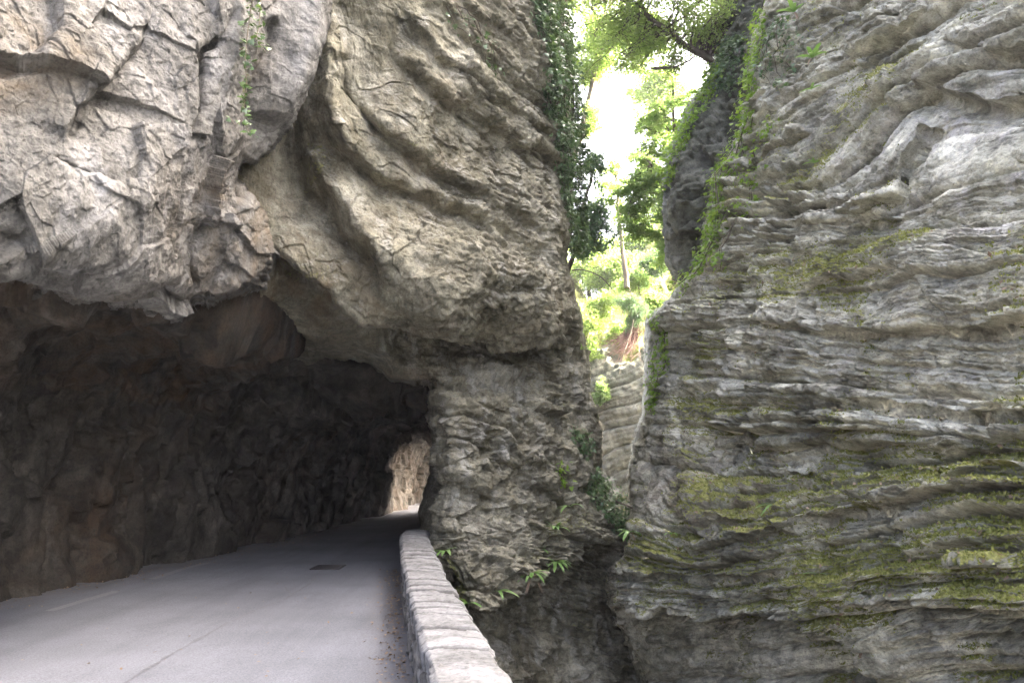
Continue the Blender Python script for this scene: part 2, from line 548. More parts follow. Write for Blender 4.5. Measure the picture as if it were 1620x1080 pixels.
def a_detail(p, n, x, y):
    low = fbm(p, 0.7, 3, 0.5, 3) * 0.10
    w = p + 0.035 * np.stack([fbm(p, 1.7, 2, 0.5, 4), fbm(p, 1.7, 2, 0.5, 5), fbm(p, 1.7, 2, 0.5, 6)], 1)
    front = 0.35 + 0.65 * smooth((420 - x) / 100) + 0.5 * blob(x, y, 370, 400, 70, 100)
    f = facets(w, (0.55, 0.55, 0.5), 0.34, 0.10, 0.0, 0.03, 1) * (1 - 0.8 * blob(x, y, 365, 330, 60, 130)) + facets(w, (1.6, 1.6, 1.2), 0.09, 0.03, 0.0, 0.03, 2)
    f += facets(p + (w - p) * 0.3, (6, 6, 4.5), 0.020, 0.008, 0.0, 0.03, 3) + facets(p + (w - p) * 0.2, (16, 16, 13), 0.008, 0.004, 0.0, 0.06, 4)
    lump = ridged(p, 2.2, 3, 0.5, 9) * 0.02
    f = f * (1 - 0.75 * blob(x, y, 418, 420, 35, 50))
    return low + f * (0.35 + 0.65 * front) + lump + fbm(p, 14, 3, 0.6, 7) * 0.008 * (0.4 + front) + fbm(p, 4, 3, 0.5, 8) * 0.03

def a_attr(x, y, p, n, d):
    st = blob(x, y, 20, 70, 110, 90) * 0.9 + blob(x, y, 360, 390, 80, 120) * 1.8 + blob(x, y, 100, 470, 260, 28) * 1.3
    st += blob(x, y, 60, 140, 80, 60) * 0.5 + blob(x, y, 415, 110, 25, 70) * 0.8 + blob(x, y, 260, 300, 60, 60) * 0.2
    pl = blob(x, y, 200, 330, 170, 110) + blob(x, y, 350, 160, 40, 120) + blob(x, y, 480, 90, 30, 90) * 0.8 + blob(x, y, 70, 330, 120, 80) * 0.6
    ms = blob(x, y, 395, 150, 18, 50) * 0.45 + blob(x, y, 310, 420, 15, 60) * 0.3
    return dict(stain=np.clip(st, 0, 1), pale=np.clip(pl, 0, 1), moss=ms)

A_XS = axis(-900, 545, -10, 540, FINE, 16)
A_YS = axis(-480, 540, -10, 535, FINE, 20)
relief('overhang_cliff', M['white_rock'], A_POLY, A_CTRL, A_XS, A_YS, a_feat, a_detail, a_attr, 14, lambda x: 5.0 + 0 * x, 14, 0.1, 10.0)

# --- brown scoured cliff with the tunnel mouth and the pillar beside it
MOUTH = [(672, 900), (680, 850), (679, 800), (692, 762), (697, 700), (684, 655), (694, 612), (652, 596), (622, 596), (590, 574), (520, 572), (450, 572),
         (390, 566), (330, 562), (270, 545), (250, 515), (240, 440), (240, -330)]
B_POLY = [(240, -330), (560, -260), (870, -230), (882, 0), (890, 100), (893, 250), (890, 330), (884, 420), (890, 450), (904, 490), (920, 545), (924, 640),
          (938, 680), (938, 740), (936, 775), (955, 800), (985, 830), (985, 870), (1020, 880), (1040, 960), (1060, 1010), (1080, 1100), (1160, 1700), (480, 1700), (560, 1040), (640, 975), (676, 930)] + MOUTH[:-1]
B_CTRL = [(520, 50, 10.2), (520, 250, 10.9), (450, 250, 10.6), (430, 400, 10.7), (600, 150, 10.6), (700, 100, 11.3), (800, 100, 12.4), (890, 100, 14.0),
          (600, 350, 11.2), (700, 350, 11.7), (800, 350, 12.7), (890, 350, 14.3), (560, 470, 11.4), (700, 490, 11.4), (850, 500, 12.9), (905, 530, 14.8),
          (560, 560, 13.6), (480, 480, 11.6), (520, 505, 11.9), (600, 520, 12.7), (640, 600, 13.3), (430, 440, 11.0), (400, 470, 11.0), (430, 505, 12.0), (430, 560, 13.8), (340, 500, 11.0), (340, 550, 13.0), (640, 528, 13.3), (720, 535, 13.8), (800, 555, 14.4), (690, 600, 13.0),
          (760, 620, 13.3), (690, 680, 12.8), (690, 800, 12.7), (800, 700, 13.5), (900, 700, 15.0), (940, 720, 16.0), (700, 900, 12.6),
          (790, 950, 12.5), (880, 890, 13.9), (960, 840, 15.5), (800, 820, 13.2), (760, 1060, 12.6), (870, 1040, 14.6), (950, 950, 15.8), (960, 1060, 15.8), (850, 1600, 13.5),
          (600, 1100, 12.6), (560, 1500, 12.6), (260, 0, 9.6), (260, 400, 10.2), (260, -800, 10.0), (600, -800, 11.6), (880, -800, 14.4), (600, -1600, 12.5), (880, -1600, 15.0)]
B_LINES = [
    ([(415, 385), (460, 420), (505, 448), (560, 492), (640, 512), (720, 522), (800, 537), (880, 541), (915, 530)], 0.40, 60, 0.6, 28, 3),
    ([(472, 40), (478, 150), (484, 230), (502, 292), (545, 352), (590, 408), (628, 462)], 0.28, 38, 0.45, 70, 4),
    ([(505, 170), (533, 227), (587, 267), (617, 287), (667, 310), (700, 333), (780, 356), (850, 392), (900, 420)], 0.26, 34, 0.22, 22, 4),
    ([(560, 165), (600, 205), (640, 232), (677, 273), (733, 297), (783, 333), (840, 358), (900, 385)], 0.22, 30, 0.2, 20, 4),
    ([(630, 60), (647, 100), (687, 143), (733, 167), (767, 193), (833, 227), (867, 250), (900, 290)], 0.25, 32, 0.2, 20, 4),
    ([(645, 0), (657, 30), (687, 93), (733, 110), (757, 140), (790, 157), (850, 200), (900, 240)], 0.22, 28, 0.18, 18, 4),
    ([(660, -30), (677, 0), (717, 37), (753, 67), (783, 100), (840, 150), (900, 190)], 0.2, 26, 0.16, 18, 4),
    ([(700, -60), (740, 10), (783, 47), (827, 93), (850, 130), (900, 160)], 0.2, 26, 0.16, 18, 4),
    ([(640, 395), (700, 420), (760, 440), (830, 452), (890, 470)], 0.10, 30, 0.10, 16, 4),
    ([(680, 640), (740, 630), (800, 655), (860, 690), (920, 740)], 0.10, 30, 0.10, 14, 3),
    ([(680, 690), (740, 700), (800, 730), (880, 790), (930, 830)], 0.10, 30, 0.12, 14, 3),
    ([(680, 760), (740, 770), (790, 800), (860, 830)], 0.08, 30, 0.08, 14, 3),
    ([(690, 840), (760, 850), (830, 835), (900, 850)], 0.08, 26, 0.08, 14, 3),
    ([(690, 880), (730, 940), (775, 978), (800, 955), (845, 925), (890, 905), (950, 880), (1000, 868)], 0.15, 40, 0.75, 240, 4),
]

def b_feat(x, y):
    f = 0
    for pts, up, wu, dn, wd, so in B_LINES:
        f = f + 1.4 * ledge(x, y, pts, up, wu, dn, wd, so)
    f += groove(x, y, [(520, -40), (500, 60), (490, 130), (488, 210), (500, 250)], 0.45, 14)
    f += ridge(x, y, [(530, 20), (522, 110), (535, 190), (560, 250)], 0.22, 14)
    f -= 0.40 * blob(x, y, 590, 125, 42, 70, 15) + 0.25 * blob(x, y, 560, 40, 30, 60)
    f += groove(x, y, [(540, 80), (552, 150), (580, 195), (605, 215)], 0.22, 9)
    f -= 0.35 * blob(x, y, 870, 560, 50, 30)
    f += ridge(x, y, [(470, 430), (520, 470), (570, 520), (640, 590), (680, 620)], 0.12, 20)
    f += groove(x, y, [(860, 985), (855, 940), (840, 1000), (900, 1030), (960, 1010)], 0.12, 6)
    return f

B_LEVEL = [(8.2, [(700, -60), (740, 10), (783, 47), (827, 93), (850, 130), (900, 160)]), (7.6, [(677, 0), (717, 37), (753, 67), (783, 100), (840, 150), (900, 190)]),
           (7.0, [(645, 0), (657, 30), (687, 93), (733, 110), (790, 157), (850, 200), (900, 240)]), (6.4, [(610, 20), (630, 60), (647, 100), (687, 143), (767, 193), (833, 227), (900, 290)]),
           (5.5, [(560, 165), (600, 205), (640, 232), (677, 273), (733, 297), (840, 358), (900, 385)]), (5.0, [(520, 60), (505, 170), (533, 227), (587, 267), (667, 310), (780, 356), (900, 420)]),
           (4.2, [(478, 150), (484, 230), (502, 292), (545, 352), (640, 395), (700, 420), (830, 452), (890, 470)]), (3.3, [(415, 385), (460, 420), (560, 492), (640, 512), (720, 522), (800, 537), (915, 545)]),
           (2.7, [(620, 530), (700, 560), (800, 600), (930, 660)]), (2.1, [(680, 630), (740, 630), (800, 655), (860, 690), (920, 740)]), (1.5, [(680, 690), (740, 700), (800, 730), (880, 790), (930, 830)]),
           (1.0, [(680, 760), (740, 770), (790, 800), (860, 830)]), (0.4, [(690, 840), (760, 850), (830, 860), (900, 870)]), (-0.5, [(690, 930), (800, 950), (950, 950)]), (-1.3, [(760, 1060), (960, 1060)])]
B_B1 = Beds(-25, 40, 0.35, 0.9, 4.0, 11)
B_B2 = Beds(-25, 40, 0.08, 0.26, 4.0, 12)
B_B3 = Beds(-25, 40, 0.03, 0.08, 6.0, 13)

def b_detail(p, n, x, y):
    lev = level_field(B_LEVEL, x, y)
    w = lev + 0.07 * fbm(p, 1.3, 3, 0.5, 14) + 0.02 * fbm(p, 6, 3, 0.6, 15)
    u = 0.73 * p[:, 0] + 0.68 * p[:, 1] + 0.25 * fbm(p, 1.2, 3, 0.5, 23) + 0.3 * w
    right = smooth((x - 620) / 200)
    pil = smooth((x - 640) / 60) * smooth((y - 520) / 60) * (1 - 0.8 * blob(x, y, 880, 1020, 110, 70))
    shelf = np.clip(n[:, 2] * 2, 0, 1)
    rough = np.clip(0.3 + 0.8 * pil + 0.45 * right + 0.5 * shelf, 0, 1.3)
    mod = np.clip(0.6 + 0.9 * fbm(p, 0.8, 2, 0.5, 16), 0.05, 1.3)
    d = B_B1(w, u, 0.18, 0.10, 0.035, 0.12) * np.clip(pil + 0.35 * right, 0, 1) + B_B2(w, u * 1.1 + 2, 0.10, 0.05, 0.02, 0.06) * mod * np.clip(0.08 + pil + 0.35 * right + 0.5 * shelf, 0, 1.1) + B_B3(w, u * 1.05 + 5, 0.022, 0.012, 0.006, 0.01) * mod * rough
    q = p + 0.03 * np.stack([fbm(p, 2.1, 2, 0.5, 17), fbm(p, 2.1, 2, 0.5, 18), fbm(p, 2.1, 2, 0.5, 19)], 1)
    d += facets(q, (1.0, 1.0, 1.4), 0.20, 0.08, 0.0, 0.06, 3) * np.clip(0.15 + pil + 0.3 * right, 0, 1) + facets(q, (2.2, 2.2, 3.2), 0.10, 0.045, 0.0, 0.06, 4) * np.clip(0.35 + pil + 0.4 * right, 0, 1.1) + facets(q, (6, 6, 9), 0.04, 0.022, 0.0, 0.08, 5) * rough + facets(q, (16, 16, 20), 0.016, 0.010, 0.0, 0.1, 6) * rough
    low = fbm(p, 0.6, 3, 0.5, 13) * 0.12
    return low + d + fbm(p, 3.5, 4, 0.55, 20) * 0.03 + ridged(p, 1.8, 3, 0.5, 21) * 0.025 + fbm(p, 16, 3, 0.6, 22) * 0.007 * rough

def b_attr(x, y, p, n, d):
    upf = np.clip(n[:, 2] * 1.6, 0, 1).reshape(x.shape)
    st = blob(x, y, 630, 600, 60, 26) * 1.1 + blob(x, y, 420, 500, 220, 70) * 1.2 + blob(x, y, 500, 370, 80, 70) * 0.5 + blob(x, y, 700, 180, 120, 90) * 0.35 + blob(x, y, 380, 380, 60, 100)
    st += blob(x, y, 870, 470, 70, 60) * 0.4 + 0.22 + blob(x, y, 620, 300, 120, 60, 25) * 0.3
    pl = upf * (0.9 - 0.8 * blob(x, y, 880, 870, 140, 120)) + blob(x, y, 590, 120, 50, 80) * 0.35 + blob(x, y, 910, 1030, 90, 80) * 1.2 + blob(x, y, 780, 720, 140, 150) * 0.6 + blob(x, y, 640, 545, 110, 34, 24) * 1.2 + blob(x, y, 790, 580, 120, 40, 12) * 0.8  # pale slabs, plus light painted on ledge tops and gorge foot
    ms = blob(x, y, 500, 260, 28, 70) * 0.42 + blob(x, y, 640, 225, 26, 12) * 0.4 + blob(x, y, 480, 440, 60, 40) * 0.42 + blob(x, y, 860, 490, 70, 35) * 0.3
    ms += blob(x, y, 750, 600, 60, 30) * 0.25 + blob(x, y, 900, 830, 60, 30) * 0.4 + blob(x, y, 720, 920, 14, 60, -20) * 0.55 + blob(x, y, 840, 880, 60, 25) * 0.3
    ms += blob(x, y, 940, 990, 40, 50) * 0.3 + upf * 0.12 + blob(x, y, 870, 640, 50, 60) * 0.25
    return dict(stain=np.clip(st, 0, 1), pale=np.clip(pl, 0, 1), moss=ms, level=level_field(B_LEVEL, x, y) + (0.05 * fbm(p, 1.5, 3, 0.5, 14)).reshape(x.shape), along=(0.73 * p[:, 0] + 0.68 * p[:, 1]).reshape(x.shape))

B_XS = axis(225, 1130, 300, 1010, FINE, 14)
B_YS = axis(-400, 1700, -10, 1090, FINE, 20)
relief('scoured_cliff', M['brown_rock'], B_POLY, B_CTRL, B_XS, B_YS, b_feat, b_detail, b_attr, 14, lambda x: np.where(x > 800, 2.2, 6.0), 36, 0.45)

# --- grey bedded cliff on the right
D_POLY = [(1275, -520), (1400, -640), (1620, -1150), (1900, -1700), (2600, -2300), (3900, -2600), (3900, 1900), (1010, 1900), (998, 1090), (985, 1040), (972, 990), (966, 940), (966, 905), (985, 890), (1000, 860),  # unseen top and near end raised and stretched to block the sun
          (992, 830), (1004, 790), (1002, 740), (1010, 700), (1024, 660), (1032, 620), (1030, 560), (1034, 510), (1060, 485), (1088, 445), (1112, 415), (1120, 380), (1118, 330),
          (1140, 270), (1168, 220), (1180, 180), (1180, 120), (1196, 60), (1216, 0), (1250, -200)]
D_CTRL = [(1620, 540, 6.6), (1620, 900, 6.2), (1620, 300, 7.0), (1620, 0, 7.9), (1400, 0, 10.2), (1225, 0, 13.0), (1400, 300, 9.0), (1180, 200, 13.0), (1300, 150, 11.2), (1250, 400, 10.7),
          (1110, 400, 13.3), (1400, 540, 8.4), (1200, 540, 11.0), (1040, 540, 14.4), (1010, 720, 14.6), (1150, 720, 11.5), (1300, 720, 9.3), (1480, 720, 7.5),
          (1300, 900, 8.9), (1150, 900, 10.9), (970, 920, 13.9), (1480, 900, 7.2), (1000, 1060, 14.4), (1200, 1050, 10.8), (1450, 1050, 8.0), (1620, 1070, 6.7),
          (3900, 540, 2.1), (3900, -2000, 2.6), (3900, 1500, 2.0), (1200, 1800, 12.0), (1620, 1800, 7.5), (2500, 540, 3.6), (2500, 1500, 3.6), (2500, -800, 5.0), (1700, -1000, 9.5), (1350, -1000, 14.0), (1900, -1600, 9.5), (1350, -1600, 15.0)]
D_LINES = [
    ([(1040, 852), (1100, 870), (1200, 846), (1300, 815), (1400, 795), (1500, 777), (1620, 770), (1800, 775)], 0.28, 34, 0.22, 12, 2.5),
    ([(1170, 500), (1240, 512), (1320, 525), (1420, 530), (1545, 516), (1640, 500)], 0.24, 28, 0.18, 16, 2.5),
    ([(1255, 622), (1340, 628), (1420, 640), (1545, 652), (1640, 640)], 0.20, 26, 0.16, 14, 2.5),
    ([(955, 903), (1050, 915), (1130, 918), (1200, 912), (1240, 900)], 0.14, 26, 0.14, 10, 2.5),
    ([(950, 958), (1040, 970), (1110, 988), (1180, 972), (1250, 995), (1330, 1050), (1420, 1120)], 0.10, 40, 0.75, 120, 4),
    ([(1300, 340), (1380, 325), (1420, 310), (1440, 240), (1455, 205), (1480, 190)], 0.26, 50, 0.18, 16, 3),
    ([(1430, 130), (1500, 152), (1560, 158), (1700, 150)], 0.22, 40, 0.22, 18, 3),
    ([(1490, 60), (1560, 80), (1660, 70)], 0.16, 30, 0.16, 16, 3),
    ([(1160, 175), (1240, 125), (1340, 60), (1440, 0), (1520, -60)], -0.12, 26, -0.25, 30, 3),
    ([(1180, 260), (1260, 215), (1340, 160), (1430, 100), (1500, 60)], -0.06, 20, -0.18, 26, 3),
    ([(1190, 335), (1260, 330), (1330, 322), (1400, 316)], 0.14, 26, 0.12, 10, 2.5),
    ([(1120, 360), (1200, 350), (1300, 352), (1420, 345)], 0.10, 20, 0.10, 10, 2.5),
    ([(1290, 960), (1400, 950), (1500, 960), (1640, 985)], 0.12, 26, 0.14, 12, 2.5),
    ([(1200, 720), (1300, 735), (1420, 742), (1560, 730), (1660, 720)], -0.06, 26, -0.14, 30, 3),
    ([(1100, 800), (1180, 812), (1260, 790), (1320, 770)], -0.06, 26, -0.14, 30, 3),
    ([(1340, 900), (1440, 905), (1560, 880), (1640, 870)], -0.05, 26, -0.12, 30, 3),
]

def d_feat(x, y):
    f = 0
    for pts, up, wu, dn, wd, so in D_LINES:
        f = f + ledge(x, y, pts, 0.75 * up, wu, 1.3 * dn, 0.7 * wd, so * 0.5)
    f += groove(x, y, [(1268, 840), (1285, 865), (1320, 905), (1352, 932), (1410, 965)], 0.22, 5)
    f += groove(x, y, [(1400, 796), (1408, 830), (1400, 850)], 0.15, 4)
    f -= 0.45 * blob(x, y, 1062, 555, 22, 34)
    f += groove(x, y, [(1195, 440), (1180, 520), (1172, 600), (1160, 680), (1120, 740)], 0.28, 9)
    f += groove(x, y, [(1290, 480), (1300, 520), (1330, 530)], 0.2, 6)
    f += ridge(x, y, [(1080, 700), (1100, 770), (1130, 830)], 0.2, 30)
    f -= 0.22 * blob(x, y, 1490, 625, 60, 22) + 0.2 * blob(x, y, 1100, 615, 22, 14) + 0.3 * blob(x, y, 1060, 840, 14, 30)
    f += 0.25 * blob(x, y, 1330, 660, 90, 28) + 0.2 * blob(x, y, 1550, 110, 80, 25) + 0.25 * blob(x, y, 1530, 690, 80, 30)
    return f

D_LEVEL = [(5.8, [(1160, 175), (1250, 115), (1340, 60), (1440, 0)]), (5.0, [(1180, 260), (1260, 212), (1340, 160), (1430, 100), (1500, 60), (1600, 15)]),
           (4.2, [(1150, 335), (1260, 330), (1330, 318), (1400, 270), (1450, 205), (1500, 165), (1620, 145)]), (3.75, [(1120, 375), (1300, 352), (1420, 335), (1520, 290), (1620, 265)]),
           (3.2, [(1090, 445), (1250, 420), (1450, 388), (1620, 355)]), (2.75, [(1060, 480), (1250, 465), (1450, 440), (1620, 420)]), (2.3, [(1040, 520), (1200, 510), (1320, 526), (1540, 517), (1640, 500)]),
           (1.5, [(1020, 610), (1267, 623), (1413, 637), (1540, 648), (1640, 640)]), (0.8, [(1010, 715), (1200, 732), (1300, 725), (1450, 715), (1640, 700)]),
           (0.1, [(1040, 852), (1100, 866), (1200, 846), (1300, 815), (1400, 795), (1500, 777), (1640, 768)]), (-0.4, [(960, 903), (1130, 918), (1240, 900), (1400, 880), (1640, 845)]),
           (-0.9, [(960, 962), (1110, 985), (1300, 965), (1500, 950), (1640, 945)]), (-1.6, [(980, 1060), (1300, 1060), (1640, 1045)])]
D_B1 = Beds(-25, 45, 0.22, 0.6, 5.0, 21)
D_B2 = Beds(-25, 45, 0.06, 0.2, 6.0, 22)
D_B3 = Beds(-25, 45, 0.022, 0.06, 9.0, 23)

def d_detail(p, n, x, y):
    lev = level_field(D_LEVEL, x, y)
    w = lev + 0.06 * fbm(p, 1.2, 2, 0.5, 31) + 0.012 * fbm(p, 7, 3, 0.6, 34)
    u = 0.28 * p[:, 0] - 0.96 * p[:, 1] + 0.22 * fbm(p, 1.3, 3, 0.55, 35) + 0.25 * w
    mod = np.clip(0.7 + 0.8 * fbm(p, 0.55, 2, 0.5, 32), 0.15, 1.3)
    mod2 = np.clip(0.55 + 1.4 * fbm(p, 0.7, 2, 0.5, 33), 0.08, 1.5)
    mod3 = np.clip(0.6 + 0.9 * fbm(p, 1.4, 2, 0.5, 37), 0.0, 1.3)
    calm = 1 - 0.8 * blob(x, y, 1560, 200, 150, 120) - 0.5 * smooth((y - 1000) / 40)
    lr = np.clip(1.3 - (x - 1000) / 1000, 0.7, 1.3)
    d = D_B1(w, u, 0.14, 0.20, 0.035, 0.22, 0.5) * mod + D_B2(w, u * 1.07 + 3, 0.075, 0.11, 0.022, 0.11, 0.4) * mod2 * lr * calm + D_B3(w, u * 1.1 + 7, 0.022, 0.032, 0.010, 0.03, 0.3) * mod3 * calm
    q = np.stack([p[:, 0], p[:, 1], w], 1) + 0.05 * np.stack([fbm(p, 2.5, 2, 0.5, 36), fbm(p, 2.5, 2, 0.5, 38), 0 * w], 1)
    d += facets(q, (0.7, 0.7, 1.6), 0.13, 0.07, 0.05, 0.03, 2) * calm + facets(q, (4, 4, 11), 0.04, 0.022, 0.0, 0.05, 8) * calm * lr + facets(q, (14, 14, 26), 0.018, 0.012, 0.0, 0.05, 9) * calm
    return fbm(p, 0.6, 3, 0.5, 39) * 0.13 + d + fbm(p, 5, 4, 0.6, 40) * 0.018 + fbm(p, 22, 3, 0.6, 41) * 0.006

D_MOSS = [(1320, 425, 110, 42, -5, .75), (1450, 385, 55, 14, -10, .8), (1240, 790, 130, 45, -12, .75), (1430, 740, 160, 40, 0, .6), (1470, 885, 190, 60, -5, .7), (1330, 985, 70, 16, 0, .7),
          (1115, 645, 42, 26, 0, .6), (1390, 130, 90, 26, -45, .55), (1290, 250, 110, 18, -38, .6), (1120, 780, 80, 55, 0, .5), (1560, 800, 90, 40, 0, .6), (1050, 870, 60, 24, 0, .5),
          (1110, 550, 40, 25, 0, .45), (1230, 640, 50, 22, -20, .5), (1330, 900, 90, 30, -20, .5), (1600, 640, 60, 30, 0, .3), (1300, 930, 60, 50, 0, .4)]

def d_attr(x, y, p, n, d):
    upf = np.clip(n[:, 2] * 1.6 + 0.05, 0, 1).reshape(x.shape)
    ms = 0
    for cx, cy, rx, ry, ro, a in D_MOSS:
        ms = ms + a * blob(x, y, cx, cy, rx, ry, ro)
    ms = np.clip(ms * (0.35 + 0.95 * upf), 0, 0.95) + 0.55 * upf ** 1.5 * smooth(0.5 + 1.2 * fbm(p, 0.8, 3, 0.6, 44)).reshape(x.shape) * (1 - 0.9 * blob(x, y, 1560, 200, 160, 120))
    st = blob(x, y, 1100, 780, 110, 70) * 0.7 + blob(x, y, 1100, 420, 50, 30) * 0.9 + 0.15 + blob(x, y, 1250, 800, 120, 40) * 0.4
    pl = blob(x, y, 1560, 260, 160, 130) * 0.9 + blob(x, y, 1380, 230, 110, 70) * 0.5 + 0.35 * upf + blob(x, y, 1350, 560, 220, 60) * 0.3
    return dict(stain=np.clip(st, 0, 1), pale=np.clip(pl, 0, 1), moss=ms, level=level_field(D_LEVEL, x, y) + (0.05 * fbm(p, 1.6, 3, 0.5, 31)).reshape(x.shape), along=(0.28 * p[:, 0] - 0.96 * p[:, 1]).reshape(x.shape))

D_XS = axis(940, 3900, 955, 1640, FINE, 22)
D_YS = axis(-2650, 1900, -10, 1090, FINE, 20)
relief('bedded_cliff', M['grey_rock'], D_POLY, D_CTRL, D_XS, D_YS, d_feat, d_detail, d_attr, 12, lambda x: np.where(x < 1110, 5.0, 8.0), 30, 0.35)

# --- dark leaning buttress behind the bedded cliff
E_POLY = [(1240, -300), (1300, 100), (1300, 420), (1110, 440), (1080, 434), (1068, 410), (1060, 350), (1062, 290), (1072, 250), (1095, 200), (1120, 150), (1138, 120), (1150, 60), (1170, -300)]
E_CTRL = [(1060, 350, 16.6), (1130, 350, 16.0), (1250, 350, 15.4), (1130, 150, 16.4), (1250, 100, 15.6), (1200, -300, 16.5), (1080, 430, 16.6)]
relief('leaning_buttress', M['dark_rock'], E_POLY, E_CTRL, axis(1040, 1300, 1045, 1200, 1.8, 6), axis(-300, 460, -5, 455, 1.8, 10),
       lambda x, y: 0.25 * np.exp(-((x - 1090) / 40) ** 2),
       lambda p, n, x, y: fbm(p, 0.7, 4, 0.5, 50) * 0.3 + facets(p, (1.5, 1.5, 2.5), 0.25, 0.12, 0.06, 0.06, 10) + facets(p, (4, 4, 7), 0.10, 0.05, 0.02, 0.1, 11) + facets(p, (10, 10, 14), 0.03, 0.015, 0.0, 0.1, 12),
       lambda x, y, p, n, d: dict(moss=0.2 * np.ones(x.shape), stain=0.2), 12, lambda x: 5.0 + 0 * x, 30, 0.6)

# --- bedded rock wall and wooded slope closing the gorge
G_POLY = [(700, 330), (860, 350), (915, 470), (935, 500), (960, 470), (1000, 420), (1060, 350), (1120, 250), (1300, 200), (1300, 1300), (700, 1300)]
G_CTRL = [(930, 560, 27), (1030, 560, 26), (930, 820, 25.5), (1020, 820, 24.5), (960, 490, 31), (1050, 400, 33), (1100, 260, 42), (1280, 220, 44), (720, 345, 42), (880, 400, 38), (1280, 560, 26), (720, 560, 29), (1000, 1250, 22), (720, 1200, 25), (1280, 1200, 22), (940, 700, 26), (1030, 700, 25)]
G_ST = Strata(-20, 40, 0.45, 0.95, 41, 0.12, 0.88)
G_B = Beds(-30, 50, 0.4, 0.8, 2.2, 42)
G_B2 = Beds(-30, 50, 0.08, 0.25, 3.0, 43)

def g_detail(p, n, x, y):
    w = p[:, 2] - 0.35 * p[:, 0] + 0.15 * fbm(p, 0.5, 2, 0.5, 60)
    rock = smooth((y - 560) / 30)
    f = G_B(w, p[:, 0] + 0.2 * w, 0.22, 0.16, 0.05, 0.22) + G_B2(w, p[:, 0] * 1.1, 0.05, 0.03, 0.02, 0.05)
    return rock * f + fbm(p, 0.5, 4, 0.55, 61) * (0.2 + 0.4 * (1 - rock)) + fbm(p, 4, 3, 0.6, 62) * 0.05

relief('gorge_slope', M['far_rock'], G_POLY, G_CTRL, axis(700, 1300, 890, 1070, 1.5, 10), axis(150, 1300, 330, 860, 1.5, 14),
       lambda x, y: 0 * x, g_detail,
       lambda x, y, p, n, d: dict(moss=0.85 * smooth((575 - y + 20 * np.sin(x * 0.09)) / 40) + 0.5 * blob(x, y, 985, 800, 30, 40) + 0.45 * blob(x, y, 940, 620, 30, 40), stain=0.6 * blob(x, y, 965, 690, 60, 60), pale=1.0 * smooth((y - 720) / 20)), 12, lambda x: 5.0 + 0 * x, 20, 0.3)

# ------------------------------------------------------------------ tunnel
TL = [(-8, -9.6), (3, -8.2), (7, -7.1), (10.06, -6.46), (11.6, -6.1), (15, -5.7), (16.6, -5.55), (17.4, -5.2), (18.6, -5.1), (24, -4.72), (27, -4.5), (31, -4.3), (36, -4.3), (40, -4.1), (46, -3.2), (52, -1.5), (58, 1.0)]
TR = [(-8, -1.0), (10, -1.2), (13, -1.25), (15, -0.9), (18, -0.55), (24, -0.1), (30, 0.1), (40, 0.5), (46, 1.4), (52, 3.2), (58, 5.8)]

